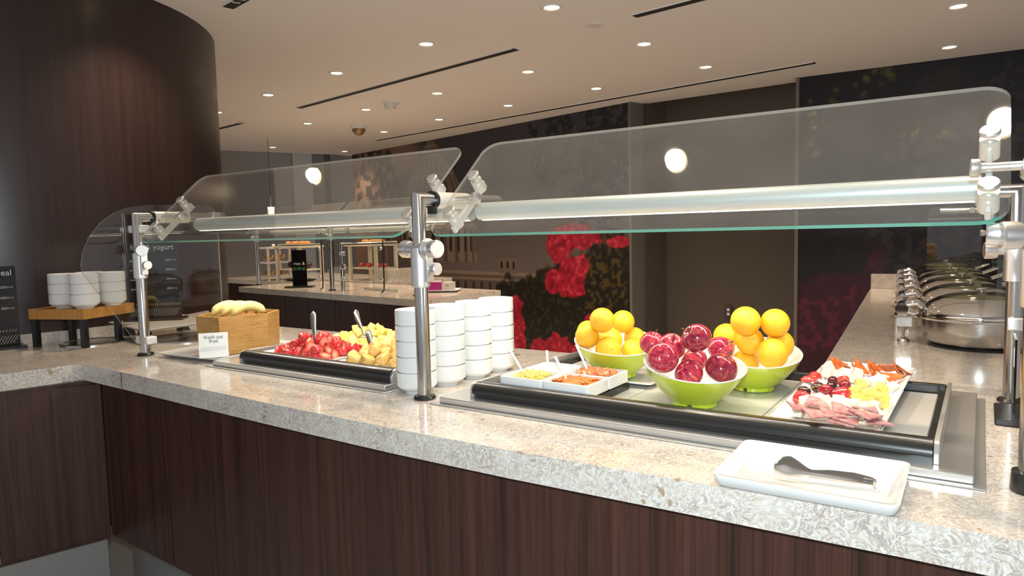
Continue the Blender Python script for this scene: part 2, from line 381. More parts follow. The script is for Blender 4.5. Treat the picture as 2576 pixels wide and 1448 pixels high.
# niche behind the counters
def wallbox(name, p, q, z0, z1, t, mat):
    p, q = Vector(p), Vector(q); d = (q-p).normalized(); n = Vector((-d.y, d.x, 0))
    b = B(); a = [p, q, q+n*t, p+n*t]
    b.prism([(v.x, v.y) for v in a], z0, z1); return struct(obj(name, b, mat, angle=None))
wallbox('wall_niche', NA, NB, 0, 2.6, 0.05, MAT['niche_taupe'])
wallbox('wall_niche_side', (-2.70,6.235,0), (NA.x,NA.y+0.02,0), 0, 2.6, -0.04, MAT['niche_taupe'])
wallbox('trim_2', (MB_.x,MB_.y-0.012,0), (MB_.x+0.055,MB_.y+0.20,0), 0, ZC, 0.03, MAT['trim_grey'])
b = B(); b.box(RA.x-0.022, RA.x+0.004, RA.y-0.012, RA.y+0.42, 0, ZC); struct(obj('trim_3', b, MAT['trim_grey'], angle=None))

# mural print, painted per point on a fine grid of the wall face
def vnoise(x, y, s, seed):
    r = np.random.default_rng(seed).random((256,256)); X = x*s; Y = y*s
    xi = np.floor(X).astype(int); yi = np.floor(Y).astype(int); fx = X-xi; fy = Y-yi
    fx = fx*fx*(3-2*fx); fy = fy*fy*(3-2*fy); g = lambda a, c: r[a % 256, c % 256]
    return (g(xi,yi)*(1-fx)+g(xi+1,yi)*fx)*(1-fy)+(g(xi,yi+1)*(1-fx)+g(xi+1,yi+1)*fx)*fy
def fbm(x, y, s, seed, o=4): return sum(vnoise(x, y, s*2**i, seed+i)*0.5**i for i in range(o))/(2-2*0.5**o)
def sm(a, c, x): t = np.clip((x-a)/(c-a), 0, 1); return t*t*(3-2*t)
def lay(col, mask, c): return col*(1-mask[...,None])+np.array(c)*mask[...,None]
def blob(u, z, cu, cz, ru, rz, seed, rough=0.5, fs=7):
    d = np.hypot((u-cu)/ru, (z-cz)/rz)+(fbm(u, z, fs, seed)-0.5)*2*rough
    return sm(1.06, 0.94, d)
def paint_capitol(u, z):
    n = fbm(u, z, 2.2, 3)
    col = np.zeros(u.shape+(3,))+np.array((0.045,0.045,0.056))
    col = lay(col, sm(1.9,0.8,z)*0.9, (0.13,0.105,0.098))                 # paler lower sky of the printed picture
    col = lay(col, np.clip(sm(1.35,0.0,u)*sm(0.3,1.2,z)+sm(0.62,0.25,np.hypot((u-1.25)/1.0,(z-2.35)/0.5)+(n-0.5)*0.6)*0.7,0,1)*0.8, (0.34,0.20,0.12))
    stone = (0.17,0.13,0.105); dark = (0.016,0.012,0.012)
    # domed building
    cu = 1.92
    w = np.interp(z, [1.0,1.42,1.44,1.66,1.70,1.80,1.95,2.10,2.22,2.30,2.34,2.44,2.47,2.52], [0.86,0.86,0.80,0.78,0.66,0.62,0.55,0.44,0.33,0.24,0.17,0.15,0.08,0.07])
    m = sm(w+0.012, w-0.012, np.abs(u-cu))*sm(0.98,1.0,z)
    col = lay(col, m, stone)
    rel = (u-cu)/np.maximum(w, 0.01)
    ribs = 0.5+0.5*np.cos(np.arcsin(np.clip(rel,-1,1))*22)
    col = lay(col, m*sm(0.55,0.9,ribs)*0.55, dark)
    for zz in (1.43,1.68,1.79,2.08,2.32,2.45): col = lay(col, m*sm(0.022,0.008,np.abs(z-zz))*0.7, (0.26,0.20,0.16))
    win = m*sm(1.10,1.14,z)*sm(1.40,1.36,z)*sm(0.2,0.5,np.cos(np.arcsin(np.clip(rel,-1,1))*30)); col = lay(col, win*0.9, dark)
    # wings and cornice
    m = sm(0.90,0.86,z+0.0*u)*sm(0.2,0.5,u); col = lay(col, m, (0.10,0.075,0.062))
    for zz, t in ((0.87,0.02),(0.80,0.012),(0.62,0.014)): col = lay(col, sm(t+0.006,t-0.006,np.abs(z-zz))*sm(0.2,0.5,u), (0.20,0.15,0.12))
    win = sm(0.35,0.6,np.cos(u*42))*sm(0.64,0.67,z)*sm(0.78,0.75,z); col = lay(col, win*0.8, dark)
    m = sm(0.16,0.145,np.abs(u-3.30))*sm(0.86,0.88,z)*sm(1.06,1.04,z); col = lay(col, m, (0.14,0.10,0.085))
    col = lay(col, m*sm(0.3,0.6,np.cos((u-3.30)*62))*sm(0.92,0.94,z)*sm(1.02,1.0,z), dark)
    m = sm(0.17,0.155,np.abs(u-3.30))*sm(0.018,0.006,np.abs(z-1.06)); col = lay(col, m, (0.11,0.08,0.06))
    # trees
    lf = fbm(u, z, 13, 21, 3); tex = fbm(u, z, 26, 31, 3)
    t = np.clip(blob(u,z,0.55,2.2,0.62,0.62,41,0.55)+blob(u,z,0.75,1.75,0.45,0.5,42,0.6)*0.9,0,1)*sm(0.44,0.52,lf)
    col = lay(col, t*0.95, (0.020,0.019,0.012))
    t = np.clip(blob(u,z,4.45,2.35,0.75,0.42,51,0.6)+blob(u,z,4.75,1.85,0.45,0.50,52,0.6)+blob(u,z,4.02,2.12,0.28,0.30,53,0.6),0,1)*sm(0.36,0.46,lf)
    col = lay(col, t*0.95, (0.014,0.014,0.015))
    col = lay(col, t*sm(0.63,0.70,tex)*0.7, (0.10,0.10,0.11))
    t = np.clip(blob(u,z,4.0,0.35,0.95,0.62,61,0.35)+sm(0.30,0.16,z+(lf-0.5)*0.5)*sm(2.9,3.3,u)+blob(u,z,4.85,0.6,0.5,0.75,62,0.4),0,1)
    col = lay(col, t, (0.014,0.013,0.010)); col = lay(col, t*sm(0.58,0.70,tex)*0.8, (0.040,0.036,0.024))
    t = blob(u,z,4.72,0.85,0.30,0.42,63,0.6); col = lay(col, t*sm(0.48,0.62,tex)*0.85, (0.075,0.052,0.018))
    # red blossoms
    for cu_, cz, ru, rz, sd in ((4.12,1.20,0.20,0.20,71),(4.32,1.28,0.36,0.12,72),(4.30,0.93,0.20,0.16,73),(4.02,0.82,0.13,0.13,74),(4.28,0.74,0.20,0.11,75),(4.90,1.22,0.13,0.06,76),
                                (3.44,0.24,0.12,0.36,77),(3.34,0.0,0.16,0.24,78),(3.80,0.02,0.16,0.14,79),(4.05,0.10,0.20,0.17,80),(4.40,0.08,0.18,0.12,81),(4.52,0.42,0.08,0.09,82),(2.9,-0.1,0.5,0.2,83)):
        m = blob(u,z,cu_,cz,ru,rz,sd,0.42,9); col = lay(col, m*0.95, (0.36,0.012,0.035))
        col = lay(col, m*sm(0.55,0.75,tex)*0.8, (0.58,0.06,0.09)); col = lay(col, m*sm(0.42,0.30,tex)*0.6, (0.10,0.006,0.012))
    return col
def paint_foliage(u, z):
    col = np.zeros(u.shape+(3,))+np.array((0.012,0.011,0.015))
    tex = fbm(u, z, 24, 131, 3)
    col = lay(col, blob(u,z,0.55,0.35,0.9,0.62,132,0.6)*0.8, (0.050,0.010,0.022))
    col = lay(col, blob(u,z,0.25,0.55,0.45,0.25,133,0.6)*sm(0.45,0.6,tex)*0.8, (0.11,0.015,0.035))
    col = lay(col, blob(u,z,0.70,0.75,0.10,0.05,134,0.6), (0.20,0.012,0.05))
    col = lay(col, blob(u,z,1.6,1.4,1.2,0.9,135,0.6)*sm(0.5,0.62,tex)*0.5, (0.045,0.040,0.045))
    r = np.random.default_rng(9)
    for i in range(420):
        cu, cz = r.uniform(-0.1,3.4), r.uniform(1.9,2.6)
        if vnoise(np.array([cu]), np.array([cz]), 2.3, 140)[0] < 0.42: continue
        rad = r.uniform(0.010,0.034); g = r.uniform(0.25,1.0)
        sel = (np.abs(u-cu) < rad*1.3) & (np.abs(z-cz) < rad*1.3)
        if not sel.any(): continue
        m = np.zeros(u.shape); m[sel] = sm(1.0, 0.8, np.hypot(u[sel]-cu, z[sel]-cz)/rad)*r.uniform(0.3,0.9)
        col = lay(col, m, (0.14*g,0.13*g,0.04*g) if i % 9 else (0.28,0.30,0.06))
    return col
def mural(name, p, q, fn, step):
    d = (q-p); L = d.length; d.normalize(); nu = int(L/step); nz = int(ZC/step)
    U, Z = np.meshgrid(np.linspace(0,L,nu), np.linspace(0,ZC,nz))
    co = np.stack([p.x+d.x*U, p.y+d.y*U, Z], -1).reshape(-1,3)
    col = np.clip(fn(U, Z), 0, 1).reshape(-1,3)
    i = np.arange(nu*nz).reshape(nz,nu); F = np.stack([i[:-1,:-1],i[:-1,1:],i[1:,1:],i[1:,:-1]],-1).reshape(-1,4)
    me = bpy.data.meshes.new(name); me.from_pydata(co.tolist(), [], F.tolist())
    at = me.color_attributes.new('print', 'FLOAT_COLOR', 'POINT')
    at.data.foreach_set('color', np.concatenate([col, np.ones((len(col),1))],1).astype(np.float32).ravel())
    m = N(name+'_print'); a = m.n('ShaderNodeVertexColor'); a.layer_name = 'print'; m.base(a.outputs[0]).set(Roughness=0.42, Specular_IOR_Level=0.3); me.materials.append(m.m)
    o = link(name, me); struct(o); return o
mural('wall_mural', MA, MB_, paint_capitol, 0.0125)
mural('wall_right', RA, RB, paint_foliage, 0.014)
# far room beyond the ceiling edge
b = B(); b.box(-9.6,-9.5,1.5,7.55,0,2.8); struct(obj('wall_far', b, MAT['far_grey'], angle=None))
for i, (y0, y1, mt) in enumerate(((7.55,7.96,'far_light'),(7.96,8.2,'far_mid'),(8.2,8.34,'far_brown'),(8.34,9.4,'far_mid'))):
    b = B(); b.box(-9.6,-9.48+0.01*(i%2),y0,y1,0,2.8); struct(obj('wall_far_%s' % ('light','recess','pier','end')[i], b, MAT[mt], angle=None))
# drum-shaped column clad in dark wood
b = B(); b.lathe([(1.192,0),(1.192,ZC)], 96, (-4.562,1.577,0))
o = obj('wood_clad_column', b, MAT['column_wood'], angle=80); tag(o, 'huge round column clad in dark espresso wood rising to the ceiling', 'column')

# ------------------------------------------------------------------ ceiling fittings
def ring_mesh(name, prof, mat, n=28):
    b = B(); b.lathe(prof, n); return b.mesh(name, mat, 40)
trim_me = ring_mesh('trim_ring', [(0.060,0),(0.060,-0.003),(0.054,-0.007),(0.046,-0.006),(0.040,-0.0015)], MAT['lamp_trim'])
lens_me = ring_mesh('lens', [(0.0,-0.0045),(0.030,-0.004),(0.041,-0.0012)], MAT['lamp_glow'])
OVERHEAD = [(0.04,1.744),(-0.97,1.71),(-3.03,1.788)]      # above the picture; each is mirrored in the sloped panes
LAMPS2 = LAMPS+OVERHEAD
for i, (x, y) in enumerate(LAMPS2):
    above = i >= len(LAMPS)
    t = thing('recessed_downlight', 'small round recessed downlight glowing warm white in the ceiling', 'ceiling light', (x,y,ZC), 0, 'recessed ceiling downlights')
    link('trim_ring', trim_me, parent=t); link('lens', lens_me, parent=t)
    l = light('downlight_beam_offscreen' if above else 'downlight_beam', 'SPOT', (0,0,-0.02), 48.0, (1.0,0.76,0.52), size=0.035, spot=radians(115), blend=0.8); l.parent = t
LBL = ['long black linear air slot in the ceiling between two lamp rows', 'longest black linear air slot, running beside the mural wall', 'short black air slot cut off by the picture frame near a round ceiling plate',
       'wide black air slot with white clips, edged by a patched ceiling stain', 'black linear air slot ending at a round plate beside the wooden column']
for (p, q), lb in zip(SLOTS, LBL):
    p, q = Vector((*p,0)), Vector((*q,0)); d = (q-p).normalized()
    if 'cut off' in lb: q = p+d*1.6
    if 'clips' in lb: d = Vector((0.985,-0.17,0)); q = p+d*1.4
    n = Vector((-d.y,d.x,0))*0.030
    t = thing('air_slot', lb, 'air vent', (p.x,p.y,ZC))
    b = B(); b.prism([(v.x,v.y) for v in (p-n,q-n,q+n,p+n)], ZC-0.004, ZC-0.0005); obj('slot', b, MAT['slot_black'], t, None)
    b = B()
    for s_ in (-1,1): b.prism([(v.x,v.y) for v in ((p+n*s_*1.0),(q+n*s_*1.0),(q+n*s_*1.12),(p+n*s_*1.12))], ZC-0.006, ZC)
    obj('frame', b, MAT['ceil_white'], t, None)
    if 'clips' in lb:
        for k in (0.10,0.16):
            c = p+d*k; b = B(); b.prism([(v.x,v.y) for v in (c-n*0.8,c-n*0.8+d*0.008,c+n*0.4+d*0.02,c+n*0.4+d*0.012)], ZC-0.007, ZC-0.004); obj('clip', b, MAT['white_plastic'], t, None)
for (x, y), lb in (((-1.893,3.692),'plain round ceiling cover plate beside a short air slot'), ((-6.272,4.386),'plain round cover plate at the end of an air slot by the column')):
    b = B(); b.lathe([(0.0,-0.006),(0.048,-0.006),(0.052,0)], 24, (x,y,ZC)); tag(obj('cover_plate', b, MAT['lamp_trim']), lb, 'cover plate')
t = thing('smoke_detector', 'white smoke detector with a stepped slotted body on the ceiling', 'smoke detector', (-4.426,4.621,ZC))
b = B(); b.lathe([(0.085,0),(0.085,-0.008),(0.078,-0.014),(0.0,-0.014)], 28); obj('base_plate', b, MAT['white_plastic'], t, loc=(0,0,0), world=False)
b = B(); b.lathe([(0.055,-0.014),(0.050,-0.045),(0.034,-0.062),(0.0,-0.064)], 28); o = obj('sensor_body', b, MAT['white_plastic'], t, loc=(0,0,0), world=False)
b = B()
for k in range(10):
    a = 2*pi*k/10; b.box(-0.006,0.006,0.046,0.0495,-0.050,-0.032); n0 = len(b.v)-8
    M = Matrix.Rotation(a,4,'Z'); b.v[n0:] = [tuple(M @ Vector(v)) for v in b.v[n0:]]
obj('vent_slots', b, MAT['grey_plastic'], o, None, loc=(0,0,0), world=False)
t = thing('dome_camera', 'amber tinted dome camera with white collar on the ceiling', 'security camera', (-5.610,5.360,ZC))
b = B(); b.lathe([(0.088,0),(0.085,-0.026),(0.074,-0.032)], 28); obj('collar', b, MAT['white_plastic'], t, loc=(0,0,0), world=False)
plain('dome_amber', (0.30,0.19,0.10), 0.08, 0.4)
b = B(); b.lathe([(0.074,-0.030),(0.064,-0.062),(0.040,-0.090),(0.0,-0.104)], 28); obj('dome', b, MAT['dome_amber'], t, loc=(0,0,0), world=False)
b = B(); b.box(-1.965,-1.905,6.388,6.40,0.50,0.615); t = obj('power_outlet', b, MAT['outlet_brown'], bevel=0.004); tag(t, 'dark duplex power outlet on the taupe niche wall', 'outlet')
for dz in (0.535,0.575):
    b = B(); b.cyl((-1.935,6.388,dz),(-1.935,6.384,dz),0.014,12); obj('socket', b, MAT['white_plastic'], t)

# ------------------------------------------------------------------ counters
def off(pl, k):
    """shift an open polyline sideways (left of travel)"""
    out = []
    for i, p in enumerate(pl):
        a = Vector(pl[max(i-1,0)]); c = Vector(pl[min(i+1,len(pl)-1)]); d = (c-a).normalized(); out.append((p[0]-d.y*k, p[1]+d.x*k))
    return out
FRONT = [(-2.640,1.152),(-2.36,1.143),(-1.92,1.125),(-1.50,1.111),(-1.09,1.102),(-0.77,1.104),(-0.43,1.116),(-0.08,1.127),(0.06,1.127),(1.30,1.13)]
LEFT = [(-3.05,-0.60),(-2.72,0.86),(-2.676,1.07),(-2.672,1.110),(-2.662,1.138)]
CC = Vector((-4.562,1.577))
arc = [(CC.x+1.198*cos(radians(a)), CC.y+1.198*sin(radians(a))) for a in range(34,-96,-8)]
top = FRONT+[(1.30,5.32),(-0.628,5.32),(-0.385,2.115),(-2.85,2.14)]+arc+LEFT
t = thing('countertop', 'speckled cream quartz countertop running along the whole buffet', 'countertop', (-1.2,1.6,0.842))
b = B(); b.prism(top, 0.842, 0.900); obj('slab', b, MAT['quartz'], t, 40, bevel=0.003)
b = B(); b.box(-2.363,-2.3605,1.1415,1.146,0.843,0.8995); obj('seam', b, MAT['joint_caulk'], t, None)
b = B(); b.box(-0.62,1.3,5.22,5.30,0.900,0.995); o = obj('stone_upstand', b, MAT['quartz'], bevel=0.002); tag(o, 'pale quartz upstand closing the end of the chafing dish counter', 'upstand')
b = B(); inner = [(CC.x+1.196*cos(radians(a)), CC.y+1.196*sin(radians(a))) for a in range(30,-90,-6)]; outer = [(CC.x+1.216*cos(radians(a)), CC.y+1.216*sin(radians(a))) for a in range(-84,36,6)]
b.prism(inner+outer, 0.9004, 0.945); o = obj('curved_upstand', b, MAT['quartz'], angle=30); tag(o, 'low curved quartz upstand hugging the base of the round column', 'upstand')
t = thing('base_cabinet', 'dark walnut buffet cabinet under the long quartz counter', 'cabinet', (-0.6,1.5,0))
ff = off(FRONT, 0.036)
body = off(FRONT, 0.06); b = B(); b.prism(body+[(1.25,2.05),(-2.6,2.05)], 0.25, 0.842); obj('carcass', b, MAT['espresso'], t, None)
segs = [(-2.598,-2.166),(-2.158,1.25)]
fx = lambda x: float(np.interp(x, [p[0] for p in ff], [p[1] for p in ff]))
for x0, x1 in segs:
    xs = np.linspace(x0, x1, 24); pl = [(x, fx(x)) for x in xs]
    b = B(); b.prism(pl+[(x, y+0.018) for x, y in reversed(pl)], 0.27, 0.828); obj('panel', b, MAT['espresso'], t, 30, bevel=0.0015)
b = B(); b.prism([(x, y+0.085) for x, y in ff]+[(1.25,1.9),(-2.5,1.9)], 0.0, 0.27); obj('toe_kick', b, MAT['kick_steel'], t, None)
t = thing('side_cabinet', 'dark walnut cabinet with brass edge strip turning the corner below the round column', 'cabinet', (-3.2,0.6,0))
d = (Vector((-2.640,1.152))-Vector((-2.72,0.86))).normalized(); nrm = Vector((-d.y, d.x))
p1 = Vector((-2.60,1.185)); p0 = p1-d*0.325; pz = p1-d*1.6
b = B(); a = [p1+nrm*0.02, pz+nrm*0.02, pz+nrm*0.7, p1+nrm*0.7]; b.prism([tuple(v) for v in a], 0.25, 0.842); obj('carcass', b, MAT['espresso'], t, None)
b = B(); a = [p1, p0, p0+nrm*0.018, p1+nrm*0.018]; b.prism([tuple(v) for v in a], 0.27, 0.828); obj('panel', b, MAT['espresso'], t, None, bevel=0.0015)
b = B(); a = [p0-d*0.016, pz, pz+nrm*0.018, p0-d*0.016+nrm*0.018]; b.prism([tuple(v) for v in a], 0.27, 0.828); obj('panel', b, MAT['espresso'], t, None, bevel=0.0015)
b = B(); a = [p0-d*0.001-nrm*0.002, p0-d*0.015-nrm*0.002, p0-d*0.015+nrm*0.018, p0-d*0.001+nrm*0.018]; b.prism([tuple(v) for v in a], 0.27, 0.828); obj('edge_strip', b, MAT['brass_strip'], t, None)
b = B(); a = [p1+nrm*0.085, pz+nrm*0.085, pz+nrm*0.6, p1+nrm*0.6]; b.prism([tuple(v) for v in a], 0, 0.27); obj('toe_kick', b, MAT['kick_steel'], t, None)
b = B(); b.prism([(-0.30,2.12),(1.25,2.12),(1.25,5.28),(-0.55,5.28)], 0, 0.842); t = obj('side_counter_base', b, MAT['espresso'], angle=None); tag(t, 'dark walnut base carrying the chafing dish counter', 'cabinet')

# ------------------------------------------------------------------ sneeze guard over the buffet
TG = Vector((0,0.740,0.673)); NG = Vector((0,-0.673,0.740))
def glass_slab(name, parent, poly_uv, o, uax, vax, thick, edge='glass_edge', nax=None):
    uax, vax = Vector(uax), Vector(vax); n = nax or uax.cross(vax).normalized(); o = Vector(o); k = len(poly_uv)
    f = [o+uax*u+vax*v+n*thick/2 for u, v in poly_uv]; g = [p-n*thick for p in f]
    b = B(); b.add(f+g, [tuple(range(k)), tuple(range(2*k-1,k-1,-1))], 0); 
    vlo = min(v for u, v in poly_uv)
    for i in range(k):
        low = max(poly_uv[i][1], poly_uv[(i+1)%k][1]) < vlo+0.02
        b.add(f+g, [(i,k+i,k+(i+1)%k,(i+1)%k)], 1 if (low and edge == 'glass_edge') else 2)
    return obj(name, b, [MAT['glass' if edge == 'glass_edge' else 'glass_clear'], MAT[edge], MAT['polished_edge']], parent, 40)
def knob(parent, c, axis, r, h, mat='satin', name='knob'):
    c = Vector(c); axis = Vector(axis).normalized(); b = B()
    b.sweep([c, c+axis*h*0.35], r*0.55, 16); b.sweep([c+axis*h*0.35, c+axis*h*0.5, c+axis*h*0.95, c+axis*h], [r*0.9, r, r, r*0.9], 20)
    return obj(name, b, MAT[mat], parent, 40)
SG = thing('sneeze_guard', 'glass sneeze guard on steel posts above the cut fruit and cheese', 'sneeze guard', (-1.209,1.353,0.9))
POSTS = [(-2.623,1.365),(-1.209,1.353),(0.074,1.345)]
for i, (x, y) in enumerate(POSTS):
    b = B(); b.sweep([(x,y,0.9),(x,y,1.421),(x,y+0.355,1.424)], 0.0185, 20); b.sweep([(x,y+0.355,1.424),(x,y+0.358,1.424)], [0.0185,0.015], 20)
    p = obj('post', b, MAT['steel'], SG, 40)
    b = B(); b.lathe([(0.019,0.012),(0.027,0.010),(0.030,0.004),(0.029,0.0),(0.019,0.0)] if i < 2 else [(0.019,0.035),(0.027,0.033),(0.029,0.004),(0.028,0.0),(0.019,0.0)], 24, (x,y,0.9)); obj('base_ring', b, MAT['black_rubber'], p, 40)
    z0, z1 = (1.198,1.298) if i else (1.195,1.288)
    b = B(); b.cyl((x,y,z0),(x,y,z1),0.0245,24); b.cyl((x,y,z0-0.003),(x,y,z0),0.022,20); b.box(x+0.010,x+0.034,y-0.012,y+0.012,z0+0.012,z1-0.004); obj('sleeve', b, MAT['satin'], p, 40, bevel=0.001)
    if i == 1:
        ax = Vector((1,-0.15,0.0))
        b = B(); b.cyl((x-0.030,y,z1-0.005),(x+0.030,y,z1-0.005),0.020,20); obj('cross_hub', b, MAT['satin'], p, 40)
        knob(p, (x+0.026,y-0.004,z1-0.004), ax, 0.023, 0.045); knob(p, (x-0.026,y+0.004,z1-0.004), -ax, 0.023, 0.040)
        b = B(); r0 = Vector((x+0.027,y-0.005,z1-0.004)); b.cyl(r0, r0+ax.normalized()*0.006, 0.028, 24); obj('toothed_washer', b, MAT['satin'], p, 40)
        knob(p, (x+0.032,y,1.243), (1,-0.1,0), 0.016, 0.030)
    else:
        fx_ = Vector((0.95,-0.30,0.0)) if i == 0 else Vector((-0.9,-0.3,0))
        knob(p, Vector((x,y,z1+0.010))+fx_.normalized()*0.012, fx_, 0.022, 0.042); knob(p, (x+0.032,y,1.243), (1,-0.1,0), 0.016, 0.030)
        if i == 2: knob(p, (x-0.02,y,z1+0.012), (-1,0,0), 0.018, 0.05)
    # clamp sleeve on the horizontal arm
    b = B(); b.sweep([(x,y+0.058,1.4215),(x,y+0.200,1.4225)], 0.0225, 20); obj('arm_sleeve', b, MAT['frosted'], p, 40)
    b = B(); b.sweep([(x,y+0.049,1.4215),(x,y+0.060,1.4215)], 0.0245, 20); b.box(x-0.010,x+0.010,y+0.046,y+0.062,1.385,1.404); obj('black_ring', b, MAT['black_plastic'], p, 40)
GL = {'left': (-2.585,-1.252,(-2.555,-1.285)), 'right': (-1.172,0.036,(-1.140,0.006))}
for key, (x0, x1, xs) in GL.items():
    gp = glass_slab('glass_panel', SG, rrect(x0,x1,0,0.378,0.045,6), (0,1.336,1.328), (1,0,0), TG, 0.008, nax=NG)
    for xx in xs:
        sgn = 1 if xx == xs[0] else -1
        for v in (0.085,0.228):
            c = Vector((xx,1.336,1.328))+TG*v
            b = B(); b.sweep([c+NG*0.006, c+NG*0.012, c+NG*0.014], [0.0165,0.0165,0.0145], 20); st = obj('standoff', b, MAT['satin'], gp, 40)
            b = B(); b.cyl(c-NG*0.006, c-NG*0.045, 0.016, 20); obj('standoff_body', b, MAT['frosted'], gp, 40)
        a0 = Vector((xx,1.336,1.328))+TG*0.062-NG*0.040; a1 = a0+TG*0.190
        b = B()
        s1 = Vector((1,0,0))*0.005; s2 = NG*0.011
        b.loft([[a0-s1-s2,a0+s1-s2,a0+s1+s2,a0-s1+s2],[a1-s1-s2,a1+s1-s2,a1+s1+s2,a1-s1+s2]]); obj('bracket_arm', b, MAT['frosted'], gp, 30, bevel=0.002)
        px = min(POSTS, key=lambda q: abs(q[0]-xx))
        cz = Vector((xx,px[1]+0.128,1.424))
        b = B(); b.cyl((px[0],px[1]+0.128,1.424), (xx+sgn*0.008,px[1]+0.128,1.424), 0.008, 12); obj('bracket_pin', b, MAT['satin'], gp, 40)
        knob(gp, (xx+sgn*0.004,px[1]+0.128,1.424), (sgn,-0.1,0), 0.0165, 0.024)
for x0, x1 in ((-2.606,-1.225),(-1.195,-0.005)):
    prof = []
    for k in range(13):
        t_ = -pi*0.62+pi*1.24*k/12; prof.append((1.600-0.026*cos(t_)*0.9, 1.394+0.025*sin(t_)))
    prof += [(1.626,1.410),(1.626,1.380)]
    b = B(); b.loft([[(x0,y,z) for y,z in prof],[x1 and (x1,y,z) for y,z in prof]]); lb = obj('light_bar', b, MAT['alu_white'], SG, 40)
    b = B(); b.box(x0+0.01,x1-0.01,1.596,1.606,1.3675,1.3705); obj('led_lens', b, emis('led_glow_%d' % int(-x0*10), (1.0,0.93,0.80), 5.0), lb, None)
    l = light('light_bar_glow', 'AREA', ((x0+x1)/2,1.600,1.362), 4.0*(x1-x0), (1.0,0.92,0.78), size=x1-x0-0.05, sizey=0.03); l.rotation_euler = (0,0,0)
# end pane beside the left post
epts = [(1.351,0.944),(1.178,1.222),(1.172,1.250),(1.180,1.292),(1.205,1.350),(1.250,1.405),(1.300,1.440),(1.355,1.461),(1.42,1.470),(1.66,1.474),(1.695,1.465),(1.712,1.440),(1.715,1.400),(1.715,0.975),(1.70,0.955),(1.68,0.950),(1.38,0.938)]
ep = glass_slab('end_pane', SG, epts, (-2.655,0,0), (0,1,0), (0,0,1), 0.008, 'clear_edge')
for z in (1.378,0.958):
    b = B(); b.box(-2.668,-2.585,1.352,1.392,z-0.014,z+0.014); cl = obj('glass_clamp', b, MAT['frosted'], SG, 30, bevel=0.003)
    b = B(); b.cyl((-2.600,1.353,z),(-2.600,1.3505,z),0.007,14); obj('screw', b, MAT['satin'], cl, 40)
b = B(); b.box(-2.668,-2.600,1.66,1.70,1.405,1.443); obj('glass_clamp', b, MAT['satin'], SG, 30, bevel=0.003)
# ------------------------------------------------------------------ cold wells
def well(x0, x1, y0, y1, rx0, rx1, label, plates):
    t = thing('cold_well', label, 'food well', ((x0+x1)/2,(y0+y1)/2,0.9))
    b = B(); b.box(x0,x1,y0,y1,0.9002,0.903); obj('flange', b, MAT['pan_steel'], t, 30, bevel=0.001)
    bx0, bx1, by0, by1 = x0+0.020, x1-0.016, y0+0.016, y1-0.012
    b = B(); b.box(bx0,bx1,by0,by1,0.903,0.918); obj('raised_body', b, MAT['pan_steel'], t, 30, bevel=0.002)
    yf = y0+0.043
    prof = [(yf+0.010,0.918),(yf+0.010,0.931),(yf-0.002,0.932)]+[(yf+0.024-0.027*cos(a),0.933+0.025*sin(a)) for a in [k*pi/2/8 for k in range(9)]]+[(yf+0.036,0.957),(yf+0.036,0.918)]
    b = B(); b.loft([[(rx0,y,z) for y,z in prof],[(rx1,y,z) for y,z in prof]]); obj('front_rail', b, MAT['black_rubber'], t, 40)
    yb = y1-0.095
    b = B(); b.box(rx0,rx1,yb,yb+0.018,0.918,0.946); obj('back_rail', b, MAT['black_rubber'], t, 30, bevel=0.004)
    for xx in (rx0, rx1):
        s_ = -1 if xx == rx0 else 1
        pf = [(yf+0.004,0.918),(yf+0.002,0.938),(yf+0.012,0.953),(yf+0.022,0.957),(yb+0.018,0.950),(yb+0.018,0.918)]
        xa, xb = sorted((xx+s_*0.001, xx+s_*0.010))
        b = B(); b.loft([[(xa,y,z) for y,z in pf],[(xb,y,z) for y,z in pf]]); obj('side_frame', b, MAT['pan_steel'], t, 30, bevel=0.001)
        b = B(); xa, xb = sorted((xx-s_*0.012, xx-s_*0.002)); b.box(xa,xb,yf+0.04,yb,0.918,0.938); obj('side_gasket', b, MAT['black_rubber'], t, 30)
    for a, c in plates:
        b = B(); b.box(a,c,yf+0.042,yb-0.010,0.918,0.9255); obj('cold_plate', b, MAT['cold_plate'], t, 30, bevel=0.002)
    return t
well(-1.156,0.014,1.310,2.005,-1.050,-0.062,'long steel cold well with black front rail holding bowls and cheese',[(-1.035,-0.700),(-0.697,-0.385),(-0.382,-0.078)])
well(-2.190,-1.340,1.338,2.010,-2.052,-1.366,'steel cold well with black rail holding the cut fruit platters',[(-2.035,-1.700),(-1.697,-1.382)])

# ------------------------------------------------------------------ platters
def platter(name, label, cat, w, d, loc, rotz=0, h=0.022, lip=0.030, inner=0.010, r=0.02, mat='white_ceramic', foot=0.05, group=None):
    b = B(); k = 5
    L = [z3(rrect(-w/2+foot,w/2-foot,-d/2+foot,d/2-foot,r*0.6,k),0), z3(rrect(-w/2+foot*0.5,w/2-foot*0.5,-d/2+foot*0.5,d/2-foot*0.5,r*0.8,k),0.004),
         z3(rrect(-w/2,w/2,-d/2,d/2,r,k),h-0.004), z3(rrect(-w/2,w/2,-d/2,d/2,r,k),h),
         z3(rrect(-w/2+0.006,w/2-0.006,-d/2+0.006,d/2-0.006,r*0.9,k),h), z3(rrect(-w/2+lip,w/2-lip,-d/2+lip,d/2-lip,r*0.7,k),inner)]
    b.loft(L); return tag(obj(name, b, MAT[mat], None, 50, loc=loc, rot=(0,0,rotz), world=False), label, cat, group)
platter('serving_platter', 'white platter piled with halved strawberries', 'platter', 0.350,0.240,(-1.856,1.543,0.9258))
platter('serving_platter', 'white platter piled with yellow pineapple chunks', 'platter', 0.350,0.232,(-1.856,1.787,0.9258))
platter('serving_platter', 'white platter piled with orange melon chunks', 'platter', 0.270,0.215,(-1.518,1.531,0.9258))
